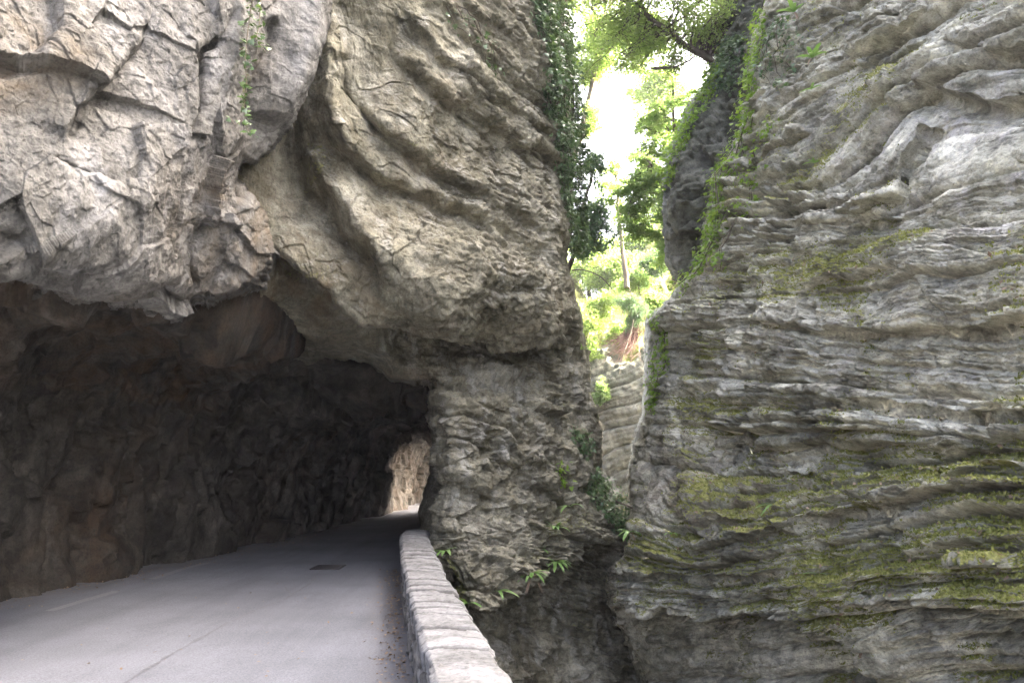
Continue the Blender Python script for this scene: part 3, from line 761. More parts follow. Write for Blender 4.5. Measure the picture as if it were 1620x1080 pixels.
def tunnel():
    ys = np.concatenate([np.arange(-6, 5, 0.12), np.arange(5, 22, 0.035), np.arange(22, 46, 0.06), np.arange(46, 56, 0.15)])
    L = np.interp(ys, *zip(*TL)); R = np.interp(ys, *zip(*TR))
    H = np.interp(ys, [-6, 5, 9, 13, 16, 16.7, 22, 30, 40, 56], [4.2, 3.7, 3.6, 3.6, 3.55, 3.1, 3.1, 3.2, 3.5, 3.5])
    ph = np.linspace(0, math.pi, 300)
    c, s = np.cos(ph), np.sin(ph)
    e = 2 / 3.2
    ux, uz = -np.sign(c) * np.abs(c) ** e, s ** e
    mid, half = (L + R) / 2, (R - L) / 2 + 0.15
    P = np.stack([mid[:, None] + half[:, None] * ux, np.broadcast_to(ys[:, None], (len(ys), len(ph))), H[:, None] * uz - 0.1], -1)
    cen = np.stack([mid, ys, H * 0.45], -1)[:, None, :]
    N = grid_normals(P, cen)
    p = P.reshape(-1, 3)
    q = p + 0.15 * np.stack([fbm(p, 1.4, 2, 0.5, 70), fbm(p, 1.4, 2, 0.5, 71), fbm(p, 1.4, 2, 0.5, 72)], 1)
    d = fbm(p, 0.45, 3, 0.5, 73) * 0.28 + facets(q, (0.8, 0.6, 0.5), 0.34, 0.16, 0.04, 0.05, 13) + facets(q, (2.6, 2.2, 1.6), 0.14, 0.06, 0.03, 0.06, 14)
    d += facets(q, (7, 7, 6), 0.03, 0.012, 0.01, 0.1, 15) + fbm(p, 9, 3, 0.6, 74) * 0.012
    P = (p + N.reshape(-1, 3) * d[:, None]).reshape(P.shape)
    X, Yy = P[..., 0].copy(), P[..., 1]
    # roof only inside the mountain: the mouth runs obliquely across the road
    lip = np.interp(X, [-9, -4.5, -3.7, -3.1, -2.2, -1.3, 0], [3.8, 6.0, 9.4, 14.4, 15.4, 15.8, 16])
    P[..., 2] += 1.7 * smooth((lip + 1.7 - Yy) / 1.7) * smooth((P[..., 2] - 2.3) / 0.6) * (X > -6.0)
    keep = (Yy > lip) | ((ux < -0.93)[None, :] & (uz < 0.99)[None, :] & (ux < 0)[None, :])
    win = (ux > 0.35)[None, :] & (Yy > 30.5) & (Yy < 37.5) & (P[..., 2] > 0.5)
    win |= (ux > 0.3)[None, :] & (Yy > 41) & (Yy < 47) & (P[..., 2] > 0.5)
    keep &= ~win
    idx = np.arange(X.size).reshape(X.shape)
    k = keep[:-1, :-1] & keep[1:, :-1] & keep[:-1, 1:] & keep[1:, 1:]
    quads = np.stack([idx[:-1, :-1][k], idx[1:, :-1][k], idx[1:, 1:][k], idx[:-1, 1:][k]], 1)
    me = mesh_from('tunnel', P.reshape(-1, 3), quads=quads)
    n = X.size
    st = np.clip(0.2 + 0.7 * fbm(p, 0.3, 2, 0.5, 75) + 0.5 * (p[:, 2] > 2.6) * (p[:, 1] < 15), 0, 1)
    attr(me, 'stain', st); attr(me, 'pale', 0.5 * np.clip((p[:, 1] - 27) / 3, 0, 1) + 0.55 * smooth((12.5 - p[:, 1]) / 5)); attr(me, 'moss', np.zeros(n))  # paler toward mouth and far exit: daylight put into the rock colour
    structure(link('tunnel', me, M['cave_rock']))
tunnel()

# ------------------------------------------------------------------ road
def wall_x(Y):            # road-side foot line of the parapet
    return np.interp(Y, [-8, 0, 4.12, 7.1, 10.1, 13.1, 13.8], [1.75, 0.33, -0.37, -0.88, -1.35, -1.77, -1.80])

def road_material():
    k = Nodes('worn_asphalt')
    big = k.noise(0.5, 5, 0.6)
    c = k.ramp(big, [(0.35, (0.132, 0.138, 0.149)), (0.65, (0.186, 0.193, 0.209))])
    tr = k.noise(1.2, 6, 0.65, k.map((2.2, 0.18, 1), (0, 0, radians(-10))))
    c = k.mix(0.45, c, k.ramp(tr, [(0.36, 0.72), (0.52, 1.0), (0.66, 1.08)]), 'MULTIPLY')
    g = k.noise(140, 3, 0.8)
    c = k.mix(0.6, c, k.ramp(g, [(0.32, 0.45), (0.5, 1.0), (0.7, 1.25)]), 'MULTIPLY')
    c = k.mix(0.7, c, k.ramp(k.noise(55, 3, 0.8), [(0.36, 0.6), (0.5, 1.0), (0.64, 1.25)]), 'MULTIPLY')
    c = k.mix(k.ramp(k.noise(9, 8, 0.75), [(0.62, 0.0), (0.72, 0.35)]), c, (0.13, 0.125, 0.125))
    dirt = k.math('MULTIPLY', k.attr('dirt'), k.ramp(k.noise(7, 6, 0.7), [(0.35, 0.0), (0.6, 1.0)]))
    c = k.mix(k.math('MULTIPLY', dirt, 0.6), c, (0.16, 0.14, 0.115))
    nb = k.bump(g, 0.5, 0.006)
    return k.done(c, 0.8, nb, 0.3)

def road_z(X, Y):
    X = np.asarray(X, float); Y = np.asarray(Y, float) + 0 * X
    p = np.stack([X, Y, 0 * X], -1).reshape(-1, 3)
    return fbm(p, 0.5, 2, 0.5, 80).reshape(X.shape) * 0.015

def road():
    ys = np.concatenate([np.arange(-8, 3, 0.25), np.arange(3, 20, 0.08), np.arange(20, 58, 0.3)])
    L = np.interp(ys, *zip(*TL)) - 0.5
    R = np.where(ys < 13.2, wall_x(ys) + 0.1, np.interp(ys, *zip(*TR)) + 0.6)
    t = np.linspace(0, 1, 90)
    X = L[:, None] + (R - L)[:, None] * t
    Yg = np.broadcast_to(ys[:, None], X.shape)
    p = np.stack([X, Yg, 0 * X], -1)
    p[..., 2] = road_z(X, Yg)
    idx = np.arange(X.size).reshape(X.shape)
    quads = np.stack([idx[:-1, :-1], idx[:-1, 1:], idx[1:, 1:], idx[1:, :-1]], -1).reshape(-1, 4)
    me = mesh_from('road', p.reshape(-1, 3), quads=quads)
    attr(me, 'dirt', np.clip(np.maximum(1 - (R[:, None] - 0.1 - X) / 0.45, 1 - (X - L[:, None] - 0.5) / 0.7), 0, 1).ravel())
    ro = structure(link('road', me, road_material(), None, True))
    def ribbon(pts, w0, name, mat, lift, wob=0.3):
        pts = np.array([ground(a, b) for a, b in pts])
        seg = np.concatenate([[0], np.cumsum(np.hypot(*np.diff(pts, axis=0).T))])
        t = np.arange(0, seg[-1], 0.03)
        c = np.stack([np.interp(t, seg, pts[:, 0]), np.interp(t, seg, pts[:, 1])], -1)
        p3 = np.stack([c[:, 0], c[:, 1], 0 * t], -1)
        nrm = np.gradient(c, axis=0); nrm = np.stack([-nrm[:, 1], nrm[:, 0]], -1); nrm /= np.linalg.norm(nrm, axis=1, keepdims=True)
        c = c + nrm * (fbm(p3, 4, 3, 0.6, 85) * 0.03 * wob)[:, None]
        w = w0 * np.clip(1 + wob * 2 * fbm(p3, 5, 3, 0.6, 86), 0.2, 2)[:, None]
        e = np.concatenate([c + nrm * w / 2, c - nrm * w / 2])
        z = road_z(e[:, 0], e[:, 1]) + lift
        n = len(c); i = np.arange(n - 1)
        me2 = mesh_from(name, np.column_stack([e, z]), quads=np.stack([i, i + 1, i + 1 + n, i + n], 1))
        return link(name, me2, mat, ro)
    k = Nodes('crack_filler'); tarm = k.done(k.ramp(k.noise(20, 5, 0.7), [(0.3, (0.08, 0.082, 0.086)), (0.6, (0.145, 0.149, 0.157))]), 0.7)
    k = Nodes('worn_line_paint'); pm = k.done(k.ramp(k.noise(30, 6, 0.75), [(0.42, (0.165, 0.168, 0.175)), (0.7, (0.27, 0.27, 0.26))]), 0.75)
    ribbon([(190, 1085), (213, 1070), (260, 1040), (333, 1000), (400, 967), (450, 948), (482, 928), (500, 915)], 0.035, 'crack_seal', tarm, 0.004, 0.6)
    ribbon([(452, 928), (456, 936), (462, 942)], 0.03, 'crack_seal', tarm, 0.005, 0.5)
    ribbon([(462, 944), (490, 940), (530, 941)], 0.03, 'crack_seal', tarm, 0.004, 0.8)
    ribbon([(78, 966), (130, 950), (186, 934)], 0.12, 'edge_line', pm, 0.004, 0.05)
    ribbon([(240, 915), (285, 901), (330, 889)], 0.12, 'edge_line', pm, 0.004, 0.05)
road()

# ------------------------------------------------------------------ parapet
def stone_material(name, a, b, c_, lich=0.5):
    k = Nodes(name)
    c = k.ramp(k.noise(3, 7, 0.65), [(0.32, a), (0.5, b), (0.68, c_)])
    c = k.mix(0.75, c, k.ramp(k.noise(24, 7, 0.7), [(0.32, 0.55), (0.55, 1.0)]), 'MULTIPLY')
    c = k.mix(k.math('MULTIPLY', k.ramp(k.noise(7, 8, 0.75), [(0.56, 0.0), (0.66, 1.0)]), lich), c, (0.13, 0.12, 0.10))
    c = k.mix(k.attr('dirt'), c, (0.04, 0.037, 0.031))
    mf = k.math('ADD', k.attr('moss'), k.math('SUBTRACT', k.noise(14, 6, 0.7), 0.5))
    c = k.mix(k.ramp(mf, [(0.5, 0.0), (0.7, 1.0)]), c, (0.13, 0.12, 0.03))
    nb = k.bump(k.noise(18, 7, 0.7), 0.5, 0.02)
    nb = k.bump(k.noise(90, 4, 0.7), 0.5, 0.005, nb)
    return k.done(c, 0.9, nb, 0.2)
M['coping'] = stone_material('parapet_coping_stone', (0.12, 0.119, 0.110), (0.20, 0.199, 0.190), (0.275, 0.275, 0.265), 0.6)
M['rubble'] = stone_material('parapet_rubble', (0.10, 0.092, 0.08), (0.19, 0.18, 0.16), (0.32, 0.31, 0.285), 0.5)

def parapet():
    root = empty('parapet_wall', (-0.6, 7, 0), 'low roadside stone wall with pale uneven slab coping beside the gorge', 'wall')
    W, Ht = 0.40, 0.58
    ys = np.concatenate([np.arange(-7, 2.5, 0.06), np.arange(2.5, 13.9, 0.012)])
    def sweep(name, prof, mat, seed, cellsc, amp, n_out):
        # prof: closed list of (across, height); resample densely
        pr = np.array(prof, float)
        seg = []
        for a, b in zip(pr[:-1], pr[1:]):
            m = max(2, int(np.hypot(*(b - a)) / 0.012))
            seg.append(a + (b - a) * np.linspace(0, 1, m, endpoint=False)[:, None])
        pr = np.vstack(seg + [pr[-1:]])
        X = wall_x(ys)[:, None] + pr[:, 0]
        P = np.stack([X, np.broadcast_to(ys[:, None], X.shape), np.broadcast_to(pr[:, 1], X.shape)], -1)
        cen = np.stack([wall_x(ys) + W / 2, ys, 0 * ys + 0.3], -1)[:, None, :]
        # outward normals
        N = -grid_normals(P, cen)
        p = P.reshape(-1, 3)
        q = p + 0.03 * np.stack([fbm(p, 5, 2, 0.5, seed), fbm(p, 5, 2, 0.5, seed + 1), fbm(p, 5, 2, 0.5, seed + 2)], 1)
        f1, f2, h, v = worley(q * np.array(cellsc) + seed)
        r = RNV[h]
        dirt = np.exp(-(f2 - f1) / 0.08) * 0.9
        if name == 'coping':
            rg = np.random.default_rng(5)
            js = np.cumsum(rg.choice([0.12, 0.16, 0.21, 0.26, 0.34], 140)) - 7.3
            wy = p[:, 1] + 0.10 * (p[:, 0] - wall_x(p[:, 1])) + fbm(p, 3.0, 3, 0.5, 98) * 0.02 + 0.03 * RNV[(np.floor(p[:, 1] * 2).astype(int)) & 255, 1] * (p[:, 0] - wall_x(p[:, 1]) - 0.2)
            k = np.clip(np.searchsorted(js, wy), 1, len(js) - 1)
            g = np.minimum(wy - js[k - 1], js[k] - wy)
            rr = RNV[(k * 37) & 255]
            along = wy - (js[k] + js[k - 1]) / 2
            d = 0.010 * rr[:, 3] + 0.05 * rr[:, 0] * along + 0.02 * rr[:, 1] * (p[:, 0] - wall_x(p[:, 1]) - 0.2) - 0.03 * np.exp(-(g / 0.008) ** 2) * (rr[:, 2] > -0.75)
            d += np.where(p[:, 2] < 0.56, 0.013 * RNV[(k * 53) & 255, 0], 0) + fbm(p, 4, 3, 0.5, 96) * 0.006
            dirt = np.exp(-(g / 0.013) ** 2) * (rr[:, 2] > -0.75) * 0.9
        else:
          d = amp * (r[:, 3] + 0.8 * (r[:, 0] * v[:, 0] + r[:, 1] * v[:, 1] + r[:, 2] * v[:, 2])) - amp * 1.6 * np.exp(-(f2 - f1) / 0.07)
        d += fbm(p, 9, 4, 0.55, seed + 3) * 0.004 + facets(q, (9, 18, 12), 0.007, 0.003, 0.0, 0.1, seed)
        P = (p + N.reshape(-1, 3) * d[:, None])
        nn = len(pr)
        idx = np.arange(len(P)).reshape(len(ys), nn)
        quads = np.stack([idx[:-1, :-1], idx[:-1, 1:], idx[1:, 1:], idx[1:, :-1]], -1).reshape(-1, 4)
        polys = None
        me = mesh_from(name, P - np.array(root.location), quads=quads, polys=np.array([idx[-1]]))
        attr(me, 'dirt', dirt)
        attr(me, 'moss', 0.42 * np.exp(-((p[:, 1] - 4.1) / 0.5) ** 2) * (p[:, 0] > wall_x(p[:, 1]) + 0.3) + 0.25 * (h % 7 == 0))
        link(name, me, mat, root)
    sweep('rubble_face', [(0.03, -0.05), (0.02, 0.25), (0.015, 0.49), (W - 0.015, 0.49), (W - 0.0, 0.2), (W + 0.1, -1.5), (W + 0.3, -4.0)], M['rubble'], 91, (5, 4.5, 7), 0.028, 1)
    sweep('coping', [(0.05, 0.43), (0.0, 0.45), (-0.01, 0.55), (0.02, Ht), (0.2, Ht + 0.01), (W - 0.02, Ht - 0.005), (W + 0.02, Ht - 0.04), (W + 0.01, 0.45), (W - 0.05, 0.43)], M['coping'], 95, (1.2, 5.6, 1.5), 0.016, 1)
parapet()
# ------------------------------------------------------------------ leaves and plants
def leaf_material(name, a, b, trans=0.5, rough=0.5, gloss=0.4, tint=(1.0, 1.0, 0.55)):
    k = Nodes(name)
    info = k.n('ShaderNodeAttribute', attribute_name='shade')
    c = k.mix(info.outputs['Fac'], a, b)
    p = k.n('ShaderNodeBsdfPrincipled')
    k.l(c, p.inputs['Base Color'])
    p.inputs['Roughness'].default_value = rough
    p.inputs['Specular IOR Level'].default_value = gloss
    t = k.n('ShaderNodeBsdfTranslucent')
    k.l(k.mix(1.0, c, tuple(min(1.0, x * 1.0) for x in tint), 'MULTIPLY'), t.inputs['Color'])
    mx = k.n('ShaderNodeMixShader')
    mx.inputs[0].default_value = trans
    k.l(p.outputs[0], mx.inputs[1]); k.l(t.outputs[0], mx.inputs[2])
    k.l(mx.outputs[0], k.out.inputs[0])
    return k.m

M['leaf_sun'] = leaf_material('fresh_leaf', (0.22, 0.33, 0.085), (0.42, 0.53, 0.18), 0.68, tint=(1.0, 1.0, 0.75))
M['leaf_mid'] = leaf_material('green_leaf', (0.17, 0.28, 0.085), (0.33, 0.44, 0.16), 0.6, tint=(1.0, 1.0, 0.75))
M['leaf_blue'] = leaf_material('conifer_needle', (0.09, 0.16, 0.085), (0.19, 0.28, 0.17), 0.45)
M['ivy_dark'] = leaf_material('ivy_leaf', (0.06, 0.12, 0.045), (0.17, 0.26, 0.11), 0.3, 0.28, 0.8)
M['ivy_bright'] = leaf_material('young_ivy_leaf', (0.15, 0.28, 0.03), (0.32, 0.46, 0.08), 0.5, 0.4)
M['fern'] = leaf_material('fern_frond', (0.18, 0.34, 0.08), (0.34, 0.52, 0.18), 0.35, 0.35, 0.6)
M['dry_leaf'] = leaf_material('dry_leaf', (0.15, 0.10, 0.065), (0.36, 0.27, 0.19), 0.15, 0.8, 0.2)
M['moss'] = leaf_material('moss_tuft', (0.14, 0.16, 0.04), (0.38, 0.39, 0.13), 0.3, 0.9, 0.1)

def bark_material(name, a, b):
    k = Nodes(name)
    c = k.ramp(k.noise(6, 6, 0.65, k.map((1, 1, 0.3))), [(0.35, a), (0.65, b)])
    return k.done(c, 0.9, k.bump(k.noise(20, 6, 0.7, k.map((1, 1, 0.3))), 0.6, 0.02), 0.2)
M['bark'] = bark_material('grey_brown_bark', (0.07, 0.055, 0.042), (0.16, 0.13, 0.10))
M['bark_pale'] = bark_material('pale_bark', (0.16, 0.13, 0.09), (0.32, 0.27, 0.2))
M['dead_twig'] = bark_material('dead_twig', (0.14, 0.08, 0.06), (0.30, 0.19, 0.15))

T_LEAF = (np.array([(0, 0, 0), (0.45, 0.3, 0.07), (1, 0, -0.05), (0.45, -0.3, 0.07)]), np.array([(0, 1, 2), (0, 2, 3)]))
_iv = [(0.02, 0.0), (-0.16, 0.28), (0.12, 0.52), (0.32, 0.26), (0.58, 0.42), (0.62, 0.16), (1.0, 0.0), (0.62, -0.16), (0.58, -0.42), (0.32, -0.26), (0.12, -0.52), (-0.16, -0.28)]
T_IVY = (np.array([(0.3, 0, 0.06)] + [(a, b, 0.0 - 0.15 * abs(b)) for a, b in _iv]), np.array([(0, i + 1, (i + 1) % 12 + 1) for i in range(12)]))
T_NEEDLE = (np.array([(0, 0, 0), (0.5, 0.07, 0), (1, 0, -0.1), (0.5, -0.07, 0)]), np.array([(0, 1, 2), (0, 2, 3)]))

def scatter(name, tmpl, pos, nrm, axis_, size, mat, rng, parent=None):
    """one mesh of leaves: nrm = leaf face direction, axis_ = leaf tip direction"""
    V, F = tmpl
    n = len(pos)
    z = nrm / np.maximum(np.linalg.norm(nrm, axis=1, keepdims=True), 1e-6)
    x = axis_ - (axis_ * z).sum(1, keepdims=True) * z
    x /= np.maximum(np.linalg.norm(x, axis=1, keepdims=True), 1e-6)
    y = np.cross(z, x)
    sz = np.asarray(size).reshape(-1, 1, 1) * np.ones((n, 1, 1))
    P = pos[:, None, :] + sz * (V[None, :, 0:1] * x[:, None] + V[None, :, 1:2] * y[:, None] + V[None, :, 2:3] * z[:, None])
    idx = (np.arange(n)[:, None, None] * len(V) + F[None]).reshape(-1, 3)
    base = np.zeros(3) if parent is None else np.array(parent.location)
    me = mesh_from(name, P.reshape(-1, 3) - base, tris=idx)
    attr(me, 'shade', np.repeat(np.clip(rng.normal(0.5, 0.28, n), 0, 1), len(V)))
    return link(name, me, mat, parent)

def tubes(name, paths, mat, parent=None, sides=6):
    """branches: paths of (points, r0, r1) as one tapered mesh"""
    vs, qs, off = [], [], 0
    for pts, r0, r1 in paths:
        pts = np.asarray(pts, float); m = len(pts)
        t = np.gradient(pts, axis=0); t /= np.maximum(np.linalg.norm(t, axis=1, keepdims=True), 1e-9)
        a = np.cross(t, (0.31, 0.87, 0.21)); a /= np.maximum(np.linalg.norm(a, axis=1, keepdims=True), 1e-9)
        b = np.cross(t, a)
        rr = np.linspace(r0, r1, m)[:, None, None]
        ph = np.linspace(0, 2 * math.pi, sides, endpoint=False)
        ring = pts[:, None] + rr * (np.cos(ph)[None, :, None] * a[:, None] + np.sin(ph)[None, :, None] * b[:, None])
        vs.append(ring.reshape(-1, 3))
        i = np.arange(m - 1)[:, None] * sides + np.arange(sides)[None]
        j = np.arange(m - 1)[:, None] * sides + (np.arange(sides) + 1)[None] % sides
        qs.append(np.stack([i, j, j + sides, i + sides], -1).reshape(-1, 4) + off)
        off += m * sides
    base = np.zeros(3) if parent is None else np.array(parent.location)
    return link(name, mesh_from(name, np.vstack(vs) - base, quads=np.vstack(qs)), mat, parent, True)

def bend(a, b, rng, n=7, sag=0.0, wob=0.06):
    a, b = np.asarray(a, float), np.asarray(b, float)
    t = np.linspace(0, 1, n)[:, None]
    L = np.linalg.norm(b - a)
    w = np.cumsum(rng.normal(0, wob * L / n ** 0.5, (n, 3)), 0); w -= t * w[-1]; w[0] = 0
    p = a + (b - a) * t + w
    p[:, 2] -= sag * L * (t[:, 0] * (1 - t[:, 0])) * 4
    return p

def tree(name, label, cat, trunk, r, blobs, n_leaf, size, leaf, bark, seed, group=None, tmpl=T_LEAF, droop=0.3, twig=14, flat=0.0):
    """trunk: photo points with northing; blobs: crown masses (x, y, northing, rx, rz in metres, weight)"""
    rng = np.random.default_rng(seed)
    tp = np.array([sight(*q) for q in trunk])
    root = empty(name, tuple(tp[0]), label, cat, group)
    paths = []
    full = np.vstack([bend(a, b, rng, 6, 0, 0.05)[(0 if i == 0 else 1):] for i, (a, b) in enumerate(zip(tp[:-1], tp[1:]))])
    paths.append((full, r, r * 0.35))
    ends, wts = [], []
    wsum = sum(b[5] for b in blobs)
    for bx, by, bY, rx, rz, w in blobs:
        c = sight(bx, by, bY)
        nl = max(2, int(round(twig * w / wsum)))
        for _ in range(nl):
            v = rng.normal(size=3); v /= np.linalg.norm(v)
            tgt = c + v * np.array((rx, rx, rz)) * rng.random() ** 0.4 * 0.9
            dd = np.linalg.norm(full - tgt, axis=1) + 0.5 * rng.random(len(full))
            dd[: len(full) // 4] += 1.0
            st = full[np.argmin(dd)]
            lp = bend(st, tgt, rng, 7, -0.05, 0.09)
            paths.append((lp, r * 0.28, r * 0.07))
            for q in lp[3:]:
                for _ in range(3):
                    v = rng.normal(size=3) * np.array((1, 1, 0.6)); v /= np.linalg.norm(v)
                    e = q + v * min(rx, rz * 1.5) * (0.25 + 0.45 * rng.random()); e[2] -= droop * 0.2
                    tw = bend(q, e, rng, 4, 0.05, 0.1)
                    paths.append((tw, r * 0.06 + 0.002, 0.002))
                    ends.append(tw)
    tubes('trunk', paths, bark, root, 5)
    E_ = np.array(ends)
    k = rng.integers(0, len(E_), n_leaf)
    # some twigs carry much more than others: clumps and gaps
    dens = rng.random(len(E_)) ** 1.5
    k = rng.choice(len(E_), n_leaf, p=dens / dens.sum())
    s = rng.integers(1, 4, n_leaf)
    base = E_[k, s]
    sc = np.mean([min(b[3], b[4] * 1.5) for b in blobs])
    pos = base + rng.normal(size=(n_leaf, 3)) * sc * np.array((0.13, 0.13, 0.07 if flat else 0.10))
    nr = rng.normal(size=(n_leaf, 3)) * (1 - 0.6 * flat); nr[:, 2] += 0.8 + flat
    ax = (E_[k, 3] - E_[k, 0]) * 2 + rng.normal(size=(n_leaf, 3)) * 0.8; ax[:, 2] -= droop
    scatter('crown', tmpl, pos, nr, ax, size * (0.6 + 0.8 * rng.random(n_leaf)), leaf, rng, root)
    return root

G_TREE = 'trees standing in the sunlit gorge'
tree('broadleaf_tree', 'tall tree on the dark buttress, its bare leaning bough and bright crown spanning the gap', 'tree',
     [(1150, 125, 17.6), (1120, 92, 17.4), (1075, 66, 17.2), (1020, 20, 17.0), (985, -60, 16.8)], 0.11,
     [(1040, 10, 17, 1.5, 0.8, 3), (960, 60, 17.3, 1.0, 0.7, 2), (1120, 20, 17.6, 1.0, 0.7, 2), (1000, 105, 17.2, 0.7, 0.25, .5), (1080, 110, 17.4, .5, .25, .4), (1170, 40, 17.8, 0.6, 0.7, 1.3), (1050, -110, 17, 2, 1.2, 2), (930, -80, 17, 1.2, 1.2, 1.2), (1180, -90, 17.5, 1, 1, 1), (1090, 60, 18.2, 1.0, .5, 1.5), (1150, 10, 18.2, .8, .8, 1.5), (960, 15, 17.6, 1.2, .6, 2), (1030, 60, 18, 1.0, .4, 1.5)],
     42000, 0.062, M['leaf_sun'], M['bark'], 101, G_TREE, twig=76, droop=0.5)
tree('broadleaf_tree', 'sunlit tree high beside the ivy covered edge, far crown at top left of the gap', 'tree',
     [(880, 420, 25), (905, 260, 24), (935, 140, 23), (960, 60, 22.5)], 0.12,
     [(935, 60, 23, 1.0, 1.0, 2), (950, 120, 23, 0.6, 0.5, 1), (920, -30, 23, 1.6, 1.2, 2), (938, 190, 23.5, 0.45, 0.5, .8), (985, 40, 22.5, 1.0, .8, 1)],
     20000, 0.08, M['leaf_sun'], M['bark_pale'], 102, G_TREE, twig=30)
tree('broadleaf_tree', 'green tree with layered level branches left of the dark buttress', 'tree',
     [(1075, 330, 24), (1070, 250, 23.5), (1066, 190, 23), (1063, 120, 22.5)], 0.09,
     [(1045, 190, 22.8, 0.9, 0.3, 2), (1035, 235, 22.8, 0.9, 0.25, 2), (1075, 150, 23, 0.7, 0.4, 1), (1055, 285, 23, 0.9, 0.3, 2), (1015, 210, 22.5, .5, .2, .7), (1085, 210, 23.5, .6, .6, 1.5)],
     22000, 0.075, M['leaf_mid'], M['bark'], 103, G_TREE, twig=44, flat=0.7, droop=0.1)
tree('broadleaf_tree', 'tree with long drooping branches in the middle of the gap below the bright sky', 'tree',
     [(1068, 450, 22), (1060, 380, 21.8), (1050, 300, 21.5), (1030, 260, 21)], 0.09,
     [(1010, 285, 21, 0.8, 0.3, 2), (1035, 330, 21, 0.9, 0.4, 2), (1000, 360, 21, 0.6, 0.4, 1.6), (1040, 385, 21.3, 0.6, 0.5, 1), (985, 315, 20.7, .5, .2, .8), (1020, 250, 21.5, .6, .35, 1.2)],
     20000, 0.075, M['leaf_mid'], M['bark'], 104, G_TREE, twig=40, flat=0.4, droop=0.9)
tree('evergreen_tree', 'dark blue green bushy evergreen hanging close behind the ivy covered cliff edge', 'tree',
     [(890, 470, 18.5), (915, 380, 18), (930, 300, 17.8), (940, 250, 17.6)], 0.07,
     [(935, 270, 17.6, 0.45, 0.4, 1), (925, 330, 17.6, 0.5, 0.4, 1.4), (945, 370, 17.5, 0.5, 0.3, 1.4), (920, 390, 17.6, .4, .25, 1), (960, 345, 17.4, .3, .2, .6)],
     7500, 0.07, M['leaf_blue'], M['bark'], 105, G_TREE, twig=22, droop=0.6)
tree('slender_tree', 'slim tree with a straight pale bare trunk rising from the bright slope', 'tree',
     [(992, 455, 26), (985, 400, 26), (979, 340, 26), (975, 270, 26)], 0.1,
     [(975, 300, 26, 0.8, 0.7, 1), (960, 250, 26, 0.5, .5, .6), (990, 330, 26.3, .6, .4, .7)],
     3500, 0.085, M['leaf_sun'], M['bark_pale'], 106, G_TREE, twig=12)
far = [(930, 420, 36, 1.5, 1.3), (1010, 400, 37, 1.6, 1.5), (1060, 330, 40, 2.2, 2.0), (1110, 280, 42, 2.5, 2.4), (960, 440, 34, 1.3, 1.1), (1048, 150, 34, 1.5, 2.0), (1010, 60, 36, 1.6, 1.5)]
lab = ['pale sunny tree far up the slope, just right of the ivy covered edge', 'sunlit tree far behind the slim pale trunk', 'large hazy tree high on the far slope behind the drooping branches',
       'highest far tree on the slope behind the dark buttress', 'small rounded far tree below the slim pale trunk', 'pale tall far tree at the right side of the bright sky', 'hazy far crown at the top of the gap behind the leaning bough']
for i, (x, y, Yn, rx, rz) in enumerate(far):
    tree('broadleaf_tree', lab[i], 'tree', [(x + 4, y + 55, Yn), (x + 2, y + 20, Yn), (x, y - 15, Yn)], 0.12, [(x, y, Yn, rx, rz, 1), (x + 12, y - 22, Yn, rx * .6, rz * .6, .6)],
         11000, 0.12, M['leaf_sun'], M['bark'], 120 + i, G_TREE, twig=26)
bush = [(925, 505, 27, .7, .5, 'leaf_sun', 'leafy yellow green shrub on the slope right against the brown cliff edge'),
        (955, 480, 28, .8, .6, 'leaf_sun', 'rounded yellow green shrub in the middle of the bright slope'),
        (1010, 440, 29, .8, .5, 'leaf_mid', 'green shrub on the slope to the right of the slim pale trunk'),
        (1045, 470, 25, .6, .6, 'leaf_sun', 'bright shrub at the right end of the slope against the bedded cliff'),
        (985, 520, 26.5, .6, .35, 'leaf_sun', 'low shrub on the lip of the slope above the brown dead tuft'),
        (935, 560, 26.6, .45, .5, 'leaf_sun', 'small green shrub hanging over the pale far rock at the left'),
        (1045, 410, 28, .9, .5, 'leaf_blue', 'dark bluish shrub high on the slope beside the buttress foot'),
        (955, 615, 25.6, .25, .5, 'leaf_mid', 'narrow trailing plant on the pale far rock below the brown tuft')]
for i, (x, y, Yn, rx, rz, m, lb) in enumerate(bush):
    tree('shrub', lb, 'shrub', [(x + 3, y + 30, Yn + .2), (x, y + 10, Yn), (x, y - 10, Yn - .1)], 0.03, [(x, y, Yn, rx, rz, 1), (x - 12, y + 12, Yn, rx * .7, rz * .6, .6)],
         6500, 0.075, M[m], M['bark'], 140 + i, 'shrubs on the sunlit slope', twig=14)
tree('young_conifer', 'blue green young conifer drooping over the edge above the brown dead tuft', 'conifer',
     [(1008, 515, 24.6), (1003, 490, 24.4), (995, 455, 24.2)], 0.035, [(985, 470, 24.2, .45, .2, 1), (1010, 485, 24.2, .5, .3, 1.5), (1000, 505, 24.2, .4, .25, 1)],
     7000, 0.09, M['leaf_blue'], M['bark'], 160, None, T_NEEDLE, droop=1.0, twig=20)

